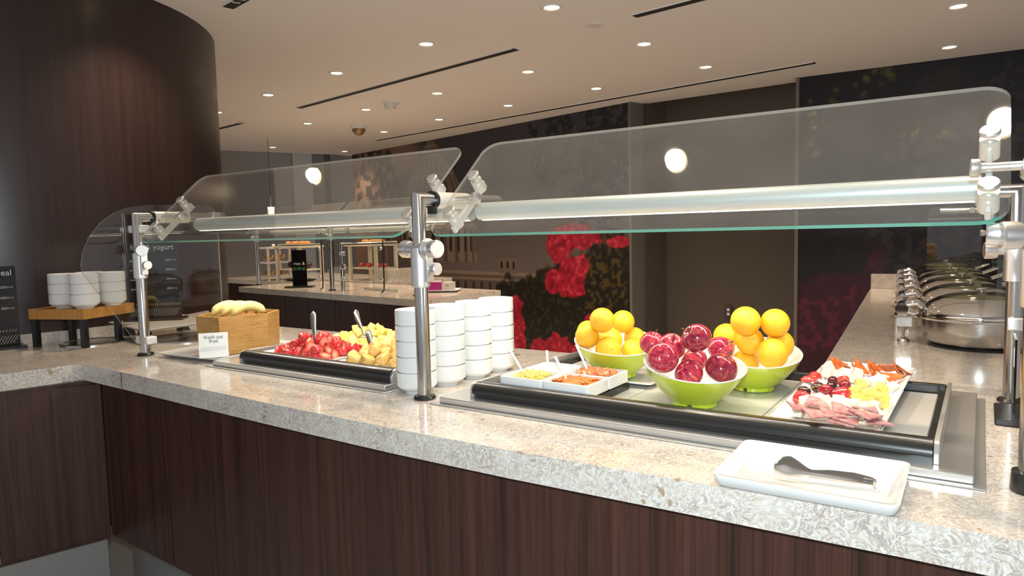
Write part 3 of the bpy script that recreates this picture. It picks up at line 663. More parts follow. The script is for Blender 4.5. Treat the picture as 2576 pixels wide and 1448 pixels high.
platter('flat_platter', 'flat white platter carrying the wooden banana box', 'platter', 0.345,0.40,(-2.378,1.571,0.9003),radians(5),0.018,0.012,0.0165,0.012,'white_plate',0.035)
platter('cheese_platter', 'long white platter of cheese cubes, grapes and sliced meats', 'platter', 0.200,0.548,(-0.237,1.673,0.9418),radians(-1.5),0.024,0.024,0.010,0.014,foot=0.02).rotation_euler.x = 0.042
ZT = lambda y, h: 0.937+h+0.042*(y-1.34)
platter('tong_tray', 'empty white rectangular tray with a pair of tongs at the counter edge', 'tray', 0.275,0.212,(-0.228,1.218,0.9022),radians(0.5),0.022,0.022,0.006,0.014,foot=0.012).rotation_euler.x = 0.018
platter('under_platter', 'white platter under the orange bowl next to the condiment crocks', 'platter', 0.26,0.212,(-0.815,1.724,0.9258),0,0.016,0.02,0.009,0.012)

# ------------------------------------------------------------------ fruit pieces
def jitter(a): return random.uniform(-a, a)
def half_berry(r=0.017, h=0.036):
    b = B(); prof = [(0.0,-0.004),(r*0.55,-0.003),(r*0.95,0.005),(r,0.011),(r*0.82,0.020),(r*0.5,0.030),(0.0,h)]
    b.lathe(prof, 8, a0=0, a1=pi)
    # flat cut face
    pts = [(x, 0, z) for x, z in prof]+[(-x, 0, z) for x, z in reversed(prof[1:-1])]
    b.add(pts, [tuple(range(len(pts)))], 1)
    b.v = [(x, y-0.004, z-0.014) for x, y, z in b.v]
    return b.mesh('strawberry_half', [MAT['straw'], MAT['straw_flesh']], 40)
def whole_berry(r=0.018, h=0.040):
    b = B(); b.lathe([(0.0,-0.002),(r*0.6,-0.001),(r*0.97,0.007),(r,0.012),(r*0.82,0.022),(r*0.5,0.033),(0.0,h)], 12)
    b.v = [(x, y, z-0.016) for x, y, z in b.v]; return b.mesh('strawberry', [MAT['straw']], 60)
def chunk(name, sx, sy, sz, mat, seed, round_=0.0):
    r = np.random.default_rng(seed); b = B(); b.box(-sx/2,sx/2,-sy/2,sy/2,-sz/2,sz/2)
    b.v = [tuple(np.array(v)*(1+r.uniform(-0.22,0.12,3))) for v in b.v]; return b.mesh(name, [MAT[mat]], 30)
def bevelled(o, w=0.0022):
    m = o.modifiers.new('bevel', 'BEVEL'); m.width = w; m.segments = 2; return o
HB = [half_berry(), half_berry(0.015,0.032), half_berry(0.019,0.034)]; WB = whole_berry()
PC = [chunk('pineapple_chunk',0.040,0.030,0.024,'pineapple',i) for i in range(4)]
MC = [chunk('melon_chunk',0.044,0.034,0.030,'melon',10+i) for i in range(4)]
def pile(name, meshes, n, x0, x1, y0, y1, z0, H, label, cat, group, bev=0.0, special=None, gap=0.026):
    cx, cy = (x0+x1)/2, (y0+y1)/2; k = 0; pts = []
    for i in range(n*60):
        if len(pts) >= n: break
        x, y = random.uniform(x0,x1), random.uniform(y0,y1); lay_ = random.choice((1.0,1.0,0.3))
        rr = min(1, math.hypot((x-cx)/(x1-x0)*2, (y-cy)/(y1-y0)*2)); z = z0+lay_*H*(1-rr**1.6)
        if any((x-a)**2+(y-c)**2+(z-e)**2 < gap**2 for a, c, e in pts): continue
        if special and (Vector((x,y,z))-(special[1]+(special[0]-special[1])*max(-0.3,min(1,(Vector((x,y,z))-special[1]).dot(special[0]-special[1])/(special[0]-special[1]).length_squared)))).length < gap*0.45+0.007: continue
        pts.append((x,y,z))
    for x, y, z in pts:
        me = random.choice(meshes); o = link(name, me, (x,y,z), (random.uniform(-0.9,0.9)-0.5, random.uniform(-0.9,0.9), random.uniform(0,2*pi)))
        if bev: bevelled(o, bev)
        tag(o, label, cat, group)
pile('strawberry_half', HB, 70, -1.985,-1.715,1.450,1.632,0.953,0.042,'cut strawberry half heaped on the white strawberry platter','strawberry','cut strawberries on the platter', special=(Vector((-1.888,1.560,1.079)),Vector((-1.848,1.530,0.990))), gap=0.027)
for (x,y,z,rx,ry,rz) in ((-1.855,1.485,1.005,1.2,0.4,0.4),(-1.775,1.470,0.968,1.7,0.2,1.2),(-1.83,1.55,1.000,1.4,0,2.2)):
    tag(link('strawberry', WB, (x,y,z), (rx,ry,rz)), 'whole red strawberry on top of the cut strawberries', 'strawberry', 'whole strawberries on the heap')
pile('pineapple_chunk', PC, 70, -1.995,-1.715,1.700,1.868,0.955,0.040,'pale yellow pineapple chunk on the pineapple platter','pineapple','pineapple chunks', 0.003, (Vector((-1.921,1.780,1.061)),Vector((-1.853,1.750,0.990))), 0.034)
pile('melon_chunk', MC, 40, -1.622,-1.412,1.452,1.605,0.957,0.040,'soft orange melon chunk on the melon platter','melon','melon chunks', 0.007, (Vector((-1.638,1.569,1.028)),Vector((-1.574,1.530,0.966))), 0.037)
def spoon(name, label, top, bot, mat='steel', w=0.0105):
    top, bot = Vector(top), Vector(bot); b = B(); d = (top-bot); side = d.cross(Vector((0.55,-0.8,0))).normalized(); nr = side.cross(d).normalized()
    loops = []
    for k in range(15):
        s_ = k/14; p = bot-d*0.25+d*1.25*s_+nr*0.006*sin(pi*s_)
        ww = w*(0.45+0.55*math.sin(min(1,s_*1.15)*pi*0.5)**2) if s_ < 0.86 else w*math.sqrt(max(0.02,1-((s_-0.86)/0.145)**2)); th = ww*0.55
        loops.append([p+side*ww*cos(a)+nr*th*sin(a) for a in [2*pi*j/12 for j in range(12)]])
    b.loft(loops); t = thing(name, label, 'spoon', tuple(bot)); h = obj('handle', b, MAT[mat], t, 50)
    b = B(); c = bot-d*0.25; b.sph(tuple(c), 0.014, 12, 6, (1,1,0.35)); obj('bowl', b, MAT[mat], t, 50)
    return t
spoon('serving_spoon','steel serving spoon standing in the strawberries',(-1.888,1.560,1.079),(-1.848,1.530,0.990))
spoon('serving_spoon','steel serving spoon leaning in the pineapple chunks',(-1.921,1.780,1.061),(-1.853,1.750,0.990))
spoon('serving_spoon','steel serving spoon leaning in the melon chunks',(-1.638,1.569,1.028),(-1.574,1.530,0.966))

# ------------------------------------------------------------------ banana box and card
hexa = [(-2.375,1.425),(-2.237,1.428),(-2.178,1.589),(-2.252,1.697),(-2.390,1.694),(-2.449,1.533)]
hc = Vector((-2.3135,1.561)); ins = lambda k: [tuple(hc+(Vector(p)-hc)*k) for p in hexa]
t = thing('banana_box', 'six-sided honey oak box full of bananas', 'wooden box', (hc.x,hc.y,0.919))
for i in range(6):
    o0, o1 = ins(1.0)[i], ins(1.0)[(i+1)%6]; i0, i1 = ins(0.93)[i], ins(0.93)[(i+1)%6]; q0, q1 = ins(0.965)[i], ins(0.965)[(i+1)%6]; r0, r1 = ins(0.90)[i], ins(0.90)[(i+1)%6]
    b = B(); b.loft([[(*q0,0.919),(*q1,0.919),(*r1,0.919),(*r0,0.919)],[(*o0,1.055),(*o1,1.055),(*i1,1.055),(*i0,1.055)]]); obj('side_board', b, MAT['oak_box'], t, None)
b = B(); b.prism(ins(0.90), 0.919, 0.928); obj('bottom_board', b, MAT['oak_box'], t, None)
def banana(loc, rz, tilt, label, s=1.0, roll=0.0):
    b = B(); pts = []; rad = []
    for k in range(15):
        a = -0.95+1.9*k/14; pts.append((0.090*s*sin(a)*1.05, 0, 0.090*s*cos(a)-0.060*s)); u = abs(k-7)/7
        rad.append(s*(0.0225*(1-0.12*u-0.55*max(0,u-0.7)/0.3)) if 0 < k < 14 else s*0.005)
    b.sweep(pts, rad, 7)
    t = thing('banana', label, 'banana', loc, rz, 'bananas in the oak box'); t.rotation_euler = (roll,tilt,rz)
    obj('peel', b, MAT['banana'], t, 70, loc=(0,0,0), world=False)
    b = B(); e = Vector(pts[-1]); b.sweep([e, e+Vector((0.008,0,-0.006))*s], [0.005*s,0.004*s], 7); obj('tip', b, MAT['stem_brown'], t, 60, loc=(0,0,0), world=False)
    b = B(); e = Vector(pts[0]); b.sweep([e, e+Vector((-0.014,0,-0.010))*s], [0.006*s,0.005*s], 7); obj('stem', b, MAT['stem_green'], t, 60, loc=(0,0,0), world=False)
BR, BT = Vector((0.826,0.564,0)), Vector((0.83,-0.55,0))
for k, lb in ((-1,'yellow banana at the end of the oak box above the fruit card'),(0,'yellow banana lying in the middle of the oak box'),(1,'yellow banana at the end of the oak box nearest the strawberries')):
    c = Vector((hc.x,hc.y,1.060))+Vector((0.961,-0.276,0))*0.043*k+Vector((0.276,0.961,0))*0.022*k; banana(tuple(c), radians(74), 0.0, lb, 0.80)
ca, cb = Vector((-2.262,1.362,0.919)), Vector((-2.202,1.437,0.919)); cx_ = (cb-ca).normalized(); cn = Vector((cx_.y,-cx_.x,0)); up = (Vector((0,0,1))-cn*0.22).normalized(); cn2 = cx_.cross(up).normalized()
t = thing('fruit_card', 'small white card reading fresh cut fruit leaning on the oak box', 'sign', tuple((ca+cb)/2))
def quad_slab(o, x, y, w, h, th): n = x.cross(y).normalized(); return [[o,o+x*w,o+x*w+y*h,o+y*h],[o+n*th,o+x*w+n*th,o+x*w+y*h+n*th,o+y*h+n*th]]
b = B(); b.loft(quad_slab(ca+cn*0.006,cx_,up,0.096,0.087,0.002)); obj('card', b, MAT['card_white'], t, None)
b = B(); b.loft(quad_slab(ca+cn*0.012+cx_*0.004,cx_,up,0.094,0.020,0.004)); obj('clip_foot', b, MAT['card_white'], t, None)
fr_ = ca+cn*0.006+cn2*0.0026
text('lettering','fresh cut',0.0175,MAT['ink_teal'],frame(fr_+cx_*0.049+up*0.066,cx_,cn2),t,'CENTER')
text('lettering','fruit',0.0175,MAT['ink_teal'],frame(fr_+cx_*0.049+up*0.052,cx_,cn2),t,'CENTER')
b = B()
for k in range(26):
    u0 = 0.003+k*0.0035; p = [fr_+cx_*u0+up*0.023, fr_+cx_*(u0+0.0010)+up*0.023, fr_+cx_*(u0+0.0085)+up*0.038, fr_+cx_*(u0+0.0075)+up*0.038]
    if u0+0.0085 < 0.095: b.add(p, [(0,1,2,3)])
obj('hatching', b, MAT['ink_grey'], t, None)

# ------------------------------------------------------------------ stacking bowls
def bowl_mesh():
    prof = [(0.0,0.004),(0.029,0.004),(0.030,0.0),(0.033,0.0),(0.034,0.004),(0.044,0.009),(0.0515,0.0165),(0.0525,0.0185),(0.0548,0.0190)]
    z = 0.0200
    for k in range(10): prof += [(0.0551,z),(0.0551,z+0.0026),(0.0546,z+0.0030)]; z += 0.0036
    prof += [(0.0549,0.0570),(0.0540,0.0585),(0.0525,0.0580),(0.0515,0.0560),(0.0505,0.024),(0.044,0.015),(0.028,0.009),(0.0,0.008)]
    b = B(); b.lathe(prof, 40); return b.mesh('stacking_bowl', [MAT['white_ceramic']], 30)
BM = bowl_mesh(); ORD = ['topmost','second from the top','middle','second from the bottom','bottom']; ORD3 = ['topmost','middle','bottom']
for (x, y), where in (((-1.283,1.406),'behind the steel post'),((-1.274,1.524),'second from the steel post'),((-1.260,1.638),'third from the steel post'),((-1.257,1.751),'furthest from the steel post')):
    for k in range(5):
        o = link('stacking_bowl', BM, (x+jitter(0.0003),y+jitter(0.0003),0.9003+k*0.0427), (0,0,random.uniform(0,6)))
        tag(o, 'white ribbed bowl, %s of the tall stack %s' % (ORD[4-k], where), 'bowl', 'tall stacks of white bowls')
for (x, y), where in (((-3.200,1.338),'at the end of the oak riser'),((-3.085,1.368),'at the corner of the oak riser'),((-3.222,1.452),'hidden behind the other riser stacks'),((-3.110,1.490),'nearest the yogurt sign on the oak riser')):
    for k in range(3):
        o = link('stacking_bowl', BM, (x,y,1.0612+k*0.0427), (0,0,random.uniform(0,6)))
        tag(o, 'white ribbed bowl, %s of the short stack %s' % (ORD3[2-k], where), 'bowl', 'short stacks of white bowls')

# ------------------------------------------------------------------ lime bowls of fruit
def lime_bowl(loc, label, rotz, tilt=0.20):
    t = thing('lime_bowl', label, 'bowl', loc, rotz); n = 44
    R = [(0.044,0.0075),(0.0495,0.0095),(0.060,0.018),(0.084,0.042),(0.104,0.070),(0.1145,0.093)]
    I = [(0.1150,0.096),(0.1125,0.0965),(0.109,0.091),(0.100,0.068),(0.080,0.042),(0.054,0.022),(0.0,0.016)]
    def sh(bb):
        bb.v = [(x, y, z+tilt*y*(z/0.1)**2) for x, y, z in bb.v]; return bb
    b = B(); b.lathe([(0.0,0.0072)]+R, n); o = obj('shell', sh(b), MAT['lime'], t, 50, loc=(0,0,0), world=False)
    b = B(); b.lathe([R[-1]]+I, n); obj('lining', sh(b), MAT['bowl_white'], t, 50, loc=(0,0,0), world=False)
    cuts = (-2.2,-0.9,1.4)                                              # gaps really cut through the foot ring
    for q in range(3):
        a0 = cuts[q]+0.11; a1 = (cuts[q+1] if q < 2 else cuts[0]+2*pi)-0.11
        b = B(); prof = [(0.043,0.0),(0.046,0.0),(0.050,0.002),(0.0505,0.0125),(0.043,0.0125)]; n_ = 16; vs = []
        for k_ in range(n_+1):
            a = a0+(a1-a0)*k_/n_; vs.append([(r*cos(a), r*sin(a), z) for r, z in prof])
        b.loft(vs); obj('foot_ring', b, MAT['lime'], t, 40, loc=(0,0,0), world=False)
lime_bowl((-0.540,1.528,0.9262), 'lime green bowl heaped with red apples', radians(42))
lime_bowl((-0.468,1.752,0.9262), 'lime green bowl of oranges beside the cheese platter', radians(28))
lime_bowl((-0.815,1.694,0.9365), 'lime green bowl of oranges behind the condiment crocks', radians(40))
def apple_mesh():
    b = B(); prof = []
    for k in range(19):
        a = pi*k/18; r = sin(a)*(1.0+0.10*cos(a)); z = -cos(a)*0.92
        if a > 2.45: z -= 0.34*((a-2.45)/0.69)**2
        if a < 0.5: z += 0.16*((0.5-a)/0.5)**2
        prof.append((max(r,0.0)*0.5, z*0.5))
    prof[0] = (0.0, prof[0][1]); prof[-1] = (0.0, prof[-1][1]); b.lathe(prof, 28)
    b.v = [(x*(1+0.035*cos(5*math.atan2(y,x))*max(0,-z*2)), y*(1+0.035*cos(5*math.atan2(y,x))*max(0,-z*2)), z) for x, y, z in b.v]
    return b.mesh('apple_flesh', [MAT['apple']], 70)
AM = apple_mesh(); b = B(); b.sweep([(0,0,0.24),(0.02,0.01,0.42),(0.07,0.03,0.60)], [0.02,0.018,0.028], 7); SM = b.mesh('stem', [MAT['stem_brown']], 60)
b = B(); b.lathe([(0.0,-0.478),(0.25,-0.43),(0.433,-0.25),(0.5,0.0),(0.433,0.25),(0.25,0.43),(0.06,0.487),(0.03,0.475),(0.0,0.47)], 4)
def orange_mesh():
    b = B(); prof = [(0.5*sin(pi*k/20), -0.485*cos(pi*k/20)) for k in range(21)]; prof[0] = (0,prof[0][1]); prof[-1] = (0,0.470); prof[-2] = (0.055,0.474)
    b.lathe(prof, 28); return b.mesh('orange_peel', [MAT['orange']], 80)
OM = orange_mesh(); b = B(); b.lathe([(0.0,0.478),(0.018,0.480),(0.030,0.474)], 6); NM = b.mesh('navel', [MAT['stem_green']], 60)
tilts = [(0.2,0.3),(0.55,-0.5),(-0.9,0.2),(1.9,0.6),(0.9,-0.2),(0.4,0.8),(0.5,0.1),(2.4,0.4),(0.2,0.2)]
for i, (x, y, z, dd) in enumerate(APPLES):
    t = thing('apple', 'dark maroon glossy apple at the front of the apple bowl' if i == 7 else 'glossy red apple heaped in the lime green apple bowl', 'apple', (x,y,z), 0, None if i == 7 else 'apples in the lime bowl')
    s_ = dd*1.06; t.rotation_euler = (tilts[i][0], tilts[i][1], i*1.3)
    for nm, me in (('flesh', AM), ('stem', SM)):
        o = link(nm, me, parent=t); o.scale = (s_,)*3
for lst, lb, gp, sd in ((ORANGES_R,'bright orange piled in the lime bowl beside the cheese','oranges in the bowl by the cheese',1),(ORANGES_L,'bright orange piled in the lime bowl behind the condiments','oranges in the bowl by the condiments',2)):
    for i, (x, y, z, dd) in enumerate(lst):
        t = thing('orange', lb, 'orange', (x,y,z), 0, gp); r = random.Random(i*7+sd)
        t.rotation_euler = ((1.25,0.2,0.5) if (i in (0,2) and sd == 1) else (r.uniform(-2.5,-0.8),r.uniform(-1,1),r.uniform(0,6)))
        for nm, me in (('peel', OM), ('navel', NM)):
            o = link(nm, me, parent=t); o.scale = (dd,)*3

# ------------------------------------------------------------------ condiment crocks
CK = radians(-1); CKM = Matrix.Translation((-0.868,1.500,0.9262)) @ Matrix.Rotation(CK,4,'Z')
b = B(); b.loft([z3(rrect(-0.128,0.128,-0.108,0.110,0.004,2),0),z3(rrect(-0.128,0.128,-0.108,0.110,0.004,2),0.015),z3(rrect(-0.122,0.122,-0.102,0.104,0.004,2),0.015),z3(rrect(-0.122,0.122,-0.102,0.104,0.004,2),0.011)])
o = obj('crock_holder', b, MAT['black_plastic'], None, 30, loc=CKM.translation, rot=(0,0,CK), world=False); tag(o, 'black holder tray under the four white condiment crocks', 'tray')
def crock(cx, cy, label):
    w, d, h = 0.125, 0.108, 0.033; b = B(); x0, x1, y0, y1 = -w/2, w/2, -d/2, d/2
    b.loft([z3(rrect(x0+0.004,x1-0.004,y0+0.004,y1-0.004,0.008,4),0),z3(rrect(x0,x1,y0,y1,0.008,4),0.004),z3(rrect(x0,x1,y0,y1,0.008,4),h-0.001),z3(rrect(x0+0.001,x1-0.001,y0+0.001,y1-0.001,0.008,4),h),
            z3(rrect(x0+0.005,x1-0.005,y0+0.005,y1-0.005,0.006,4),h),z3(rrect(x0+0.009,x1-0.009,y0+0.009,y1-0.009,0.006,4),0.005)])
    c = CKM @ Vector((cx*0.876,cy*0.855,0.0153)); return tag(obj('condiment_crock', b, MAT['white_ceramic'], None, 40, loc=c, rot=(0,0,CK), world=False), label, 'crock'), c
_, c1 = crock(-0.0725,-0.064,'square white crock filled with shredded cheese'); _, c2 = crock(0.0725,-0.064,'square white crock filled with red salsa')
_, c3 = crock(-0.0725,0.064,'square white crock, nearly empty, holding a white handled spoon'); _, c4 = crock(0.0725,0.064,'square white crock filled with diced tomato')
RC = Matrix.Rotation(CK,4,'Z')
def in_crock(c, u, v, z): p = RC @ Vector((u,v,0)); return Vector((c.x+p.x, c.y+p.y, c.z+z))
b = B()
for k in range(420):
    u, v = random.uniform(-0.037,0.037), random.uniform(-0.028,0.028); z = 0.026+0.010*max(0,1-((u-0.01)/0.05)**2-((v-0.005)/0.042)**2)+jitter(0.004); p = in_crock(c1,u,v,z)
    a = random.uniform(0,pi); d = Vector((cos(a),sin(a),jitter(0.5)))*random.uniform(0.006,0.013); b.sweep([p-d, p+Vector((0,0,0.001)), p+d], 0.0014, 4)
o = obj('shredded_cheese', b, MAT['shred'], None, 30); tag(o, 'heap of shredded yellow cheese in its white crock', 'cheese'); o['kind'] = 'stuff'
g = 16; b = B(); vs = []
for i in range(g+1):
    for j in range(g+1):
        u, v = -0.0525+0.105*i/g, -0.044+0.088*j/g; z = 0.0275+(0.006*max(0,1-((u)/0.05)**2-((v)/0.042)**2)+random.uniform(0,0.004) if 0 < i < g and 0 < j < g else 0); vs.append(in_crock(c2,u,v,z))
b.add(vs, [(i*(g+1)+j,(i+1)*(g+1)+j,(i+1)*(g+1)+j+1,i*(g+1)+j+1) for i in range(g) for j in range(g)])
for k in range(90):
    p = in_crock(c2, random.uniform(-0.042,0.042), random.uniform(-0.034,0.034), 0.030+random.uniform(0,0.005)); b.sph(tuple(p), random.uniform(0.003,0.006), 6, 4, (1,1,0.6))
o = obj('salsa', b, MAT['salsa'], None, 60); tag(o, 'chunky red salsa filling its white crock', 'salsa'); o['kind'] = 'stuff'
TM = [chunk('tomato_dice',0.013,0.012,0.010,'tomato',40+i) for i in range(4)]
for k in range(60):
    u, v = random.uniform(-0.045,0.045), random.uniform(-0.037,0.037); p = in_crock(c4,u,v,0.024+0.011*max(0,1-(u/0.06)**2-(v/0.05)**2)+jitter(0.003))
    tag(link('tomato_dice', random.choice(TM), p, (jitter(0.8),jitter(0.8),random.uniform(0,6))), 'small dice of pale red tomato in the tomato crock', 'tomato', 'diced tomato')
def straight_spoon(label, top, bot, mat, w):
    top, bot = Vector(top), Vector(bot); d = (top-bot); L = d.length; d.normalize(); side = d.cross(Vector((0.5,-0.85,0.1))).normalized(); n = side.cross(d)
    t = thing('condiment_spoon', label, 'spoon', tuple(bot)); b = B()
    e = bot-d*0.02; b.loft([[e-side*w*0.7-n*0.0015,e+side*w*0.7-n*0.0015,e+side*w*0.7+n*0.0015,e-side*w*0.7+n*0.0015],[top-side*w-n*0.002,top+side*w-n*0.002,top+side*w+n*0.002,top-side*w+n*0.002]]); obj('handle', b, MAT[mat], t, 30, bevel=0.001)
    b = B(); b.sph(tuple(bot-d*0.026+Vector((0,0,0.004))), 0.012, 10, 6, (1,1,0.35)); obj('bowl', b, MAT[mat], t, 50)
straight_spoon('white flat handled spoon in the shredded cheese',(-0.997,1.440,1.040),(-0.951,1.440,0.974),'white_plastic',0.0032)
straight_spoon('white spoon standing upright in the nearly empty crock',(-0.965,1.575,1.013),(-0.952,1.560,0.952),'white_plastic',0.0034)
straight_spoon('pale steel spoon resting in the salsa',(-0.859,1.440,1.026),(-0.828,1.440,0.974),'satin',0.0034)
straight_spoon('steel spoon standing in the diced tomato',(-0.863,1.555,1.039),(-0.829,1.555,0.970),'steel',0.0036)

# ------------------------------------------------------------------ cheese platter
CUBE = {nm: [chunk('cheese_cube',0.0215,0.0215,0.0195,nm,60+i+hash(nm) % 1) for i in range(4)] for nm in ('jack','cheddar','swiss')}
def cubes(pts, nm, label, group, z):
    for i, (x, y) in enumerate(pts): tag(bevelled(link('cheese_cube', CUBE[nm][i % 4], (x+jitter(0.003),y+jitter(0.004),ZT(y,z)+(0.008 if i % 3 == 0 else 0)+jitter(0.001)), (jitter(0.5),jitter(0.5),random.uniform(0,3))), 0.0012), label, 'cheese', group)
cubes(JACK,'jack','cream coloured cheese cube between the red meat slices and the grapes','cream cheese cubes by the grapes',0.013)
cubes(CHEDDAR,'cheddar','yellow cheddar cube beside the grapes','yellow cheddar cubes',0.011)
cubes(SWISS,'swiss','white cheese cube between the grapes and the salami slices','white cheese cubes by the salami',0.013)
def wedge(name, r, ang, th, mat, curl):
    b = B(); n = 8; vs = []
    for s_ in (0,1):
        for k in range(n+1):
            a = -ang/2+ang*k/n; x, y = r*cos(a)-r*0.55, r*sin(a); vs.append((x,y,s_*th+curl*(x*x*6+y*y*9)))
        vs.append((-r*0.55,0,s_*th+curl*r*r*1.8))
    m = n+2; b.add(vs, [tuple(range(m-1,-1,-1)), tuple(range(m,2*m))]+[(i,(i+1)%m,m+(i+1)%m,m+i) for i in range(m)]); return b.mesh(name, [MAT[mat]], 40)
PW = [wedge('pepperoni_slice',0.040,1.3,0.0022,'pepperoni',c) for c in (2.0,3.0,1.0)]; SW = [wedge('salami_slice',0.046,1.4,0.0030,'salami',c) for c in (0.4,1.0,0.1)]
for i, (x, y) in enumerate(PEPPERONI): tag(link('pepperoni_slice', PW[i%3], (x,y,ZT(y,0.014)+0.004*(i%2)), (0.5+jitter(0.5), jitter(0.7), random.uniform(0.6,2.6))), 'curled orange red pepperoni slice at the end of the cheese platter', 'meat slice', 'pepperoni slices')
for i, (x, y) in enumerate(SALAMI): tag(link('salami_slice', SW[i%3], (x,y,ZT(y,0.020)+0.006*(i%3)), (0.16+jitter(0.12), jitter(0.12), random.uniform(0.6,2.6))), 'pink folded salami slice behind the black rail', 'meat slice', 'salami slices')
b = B(); b.sph((0,0,0), 0.0118, 16, 10, (1,1,1.30)); GM = b.mesh('grape', [MAT['grape']], 80)
for i, (x, y) in enumerate(GRAPES): GRP = tag(link('grape', GM, (x,y,ZT(y,0.015)+(0.008 if i in (2,4) else 0)), (pi/2+jitter(0.4),0.0,random.uniform(0,3))), 'glossy dark red grape in the cluster on the cheese platter', 'grape', 'grapes on the cheese platter')
b = B()
b.sweep([(-0.318,1.592,0.973),(-0.302,1.600,0.977),(-0.288,1.612,0.981),(-0.280,1.606,0.984)], 0.0012, 5)
WL[GRP.name] = GRP.location.copy(); st = obj('stem', b, MAT['stem_green'], None, 60); st.parent = GRP; st.matrix_parent_inverse = Matrix.LocRotScale(GRP.location, GRP.rotation_euler, None).inverted(); st['label'] = 'thin yellow green grape stem'
for i, (x, y) in enumerate(BERRIES): tag(link('strawberry_half', HB[i%3], (x,y,ZT(y,0.019)), (1.2+jitter(0.4),jitter(0.6),i*1.7)), 'strawberry half garnishing the cheese platter grapes', 'strawberry', 'strawberries on the cheese platter')

# ------------------------------------------------------------------ tongs
t = thing('serving_tongs', 'polished steel serving tongs lying on the white tray', 'tongs', (-0.205,1.205,0.907))
for s_ in (0,1):
    loops = []
    for k in range(25):
        u = k/24; x = -0.282+0.150*u; y = 1.196+0.020*u
        w = 0.0150*math.sqrt(max(0.0,1-((u-0.16)/0.17)**2)) if u < 0.16 else np.interp(u,[0.16,0.36,0.55,0.80,0.97,1.0],[0.0150,0.0062,0.0072,0.0080,0.0060,0.0045])
        w = max(w,0.002); wd = Vector((0,0.62,0.785)); nd = Vector((0,-0.785,0.62)); c = Vector((x, y, 0.9112+w*0.785+0.003))+nd*(s_*(0.013*(1-u)+0.0015))
        dish = (0.0032*(1-u*0.6))*(1 if s_ == 0 else -1)
        loops.append([c-wd*w, c-wd*w*0.5+nd*dish, c+wd*w*0.5+nd*dish, c+wd*w, c+wd*w*0.5+nd*(dish+0.0012), c-wd*w*0.5+nd*(dish+0.0012)])
    b = B(); b.loft(loops); obj('arm', b, MAT['chrome'], t, 60)
b = B(); b.box(-0.136,-0.131,1.211,1.221,0.910,0.920); obj('spring_joint', b, MAT['chrome'], t, 30, bevel=0.001)
# ------------------------------------------------------------------ oak riser, trays and signs at the column
ua = Vector((0.928,0.372,0)); va = Vector((-0.34,0.94,0)).normalized(); R0 = Vector((-3.285,1.232,0))
t = thing('bowl_riser', 'oak topped riser on black legs carrying short stacks of bowls', 'riser', tuple(R0+Vector((0,0,0.9))))
b = B(); a = [R0, R0+ua*0.275, R0+ua*0.275+va*0.27, R0+va*0.235]; b.prism([(v.x,v.y) for v in a], 1.019, 1.061); obj('oak_top', b, MAT['oak_top'], t, None, bevel=0.004)
for u, v in ((0.018,0.016),(0.257,0.016),(0.257,0.19),(0.018,0.19)):
    c = R0+ua*u+va*v; b = B(); b.box(-0.011,0.011,-0.011,0.011,0.0076 if (u > 0.1 and v > 0.1) else 0,0.1185); b.xf(Matrix.Translation((c.x,c.y,0.9004)) @ Matrix.Rotation(math.atan2(ua.y,ua.x),4,'Z')); obj('leg', b, MAT['black_plastic'], t, None)
def disc(label, x, y, r):
    b = B(); b.lathe([(0,0.0),(r,0.0),(r,0.005),(r-0.004,0.007),(r-0.02,0.006),(r-0.022,0.004),(0,0.004)], 48); return tag(obj('warmer_plate', b, MAT['steel'], None, 40, loc=(x,y,0.9003), world=False), label, 'warmer')
disc('round flat steel warmer plate under the oak riser', -3.185, 1.430, 0.126); disc('round flat steel warmer plate under the raised white tray', -2.910, 1.700, 0.172)
t = thing('tray_stand', 'black stand with tapered legs lifting the white tray', 'stand', (-3.03,1.66,0.9075))
for x, y in ((-3.215,1.600),(-2.990,1.555),(-2.890,1.800),(-3.11,1.80),(-3.150,1.640)):
    b = B(); b.loft([z3(rrect(x-0.026,x+0.026,y-0.022,y+0.022,0.004,2),0.9075),z3(rrect(x-0.016,x+0.016,y-0.014,y+0.014,0.003,2),0.9525)]); obj('leg', b, MAT['black_plastic'], t, 30)
TP = [(-3.310,1.562),(-2.868,1.487),(-2.862,1.775),(-3.27,1.90)]; tc_ = Vector((-3.08,1.665))
def sc(k): return [tuple(tc_+(Vector(p)-tc_)*k) for p in TP]
b = B(); b.loft([z3(sc(0.86),0.953),z3(sc(0.90),0.959),z3(sc(1.0),0.963),z3(sc(1.0),0.967),z3(sc(0.97),0.966)]); tag(obj('raised_tray', b, MAT['white_plate'], None, None), 'flat white tray raised on a black stand below the yogurt sign', 'tray')
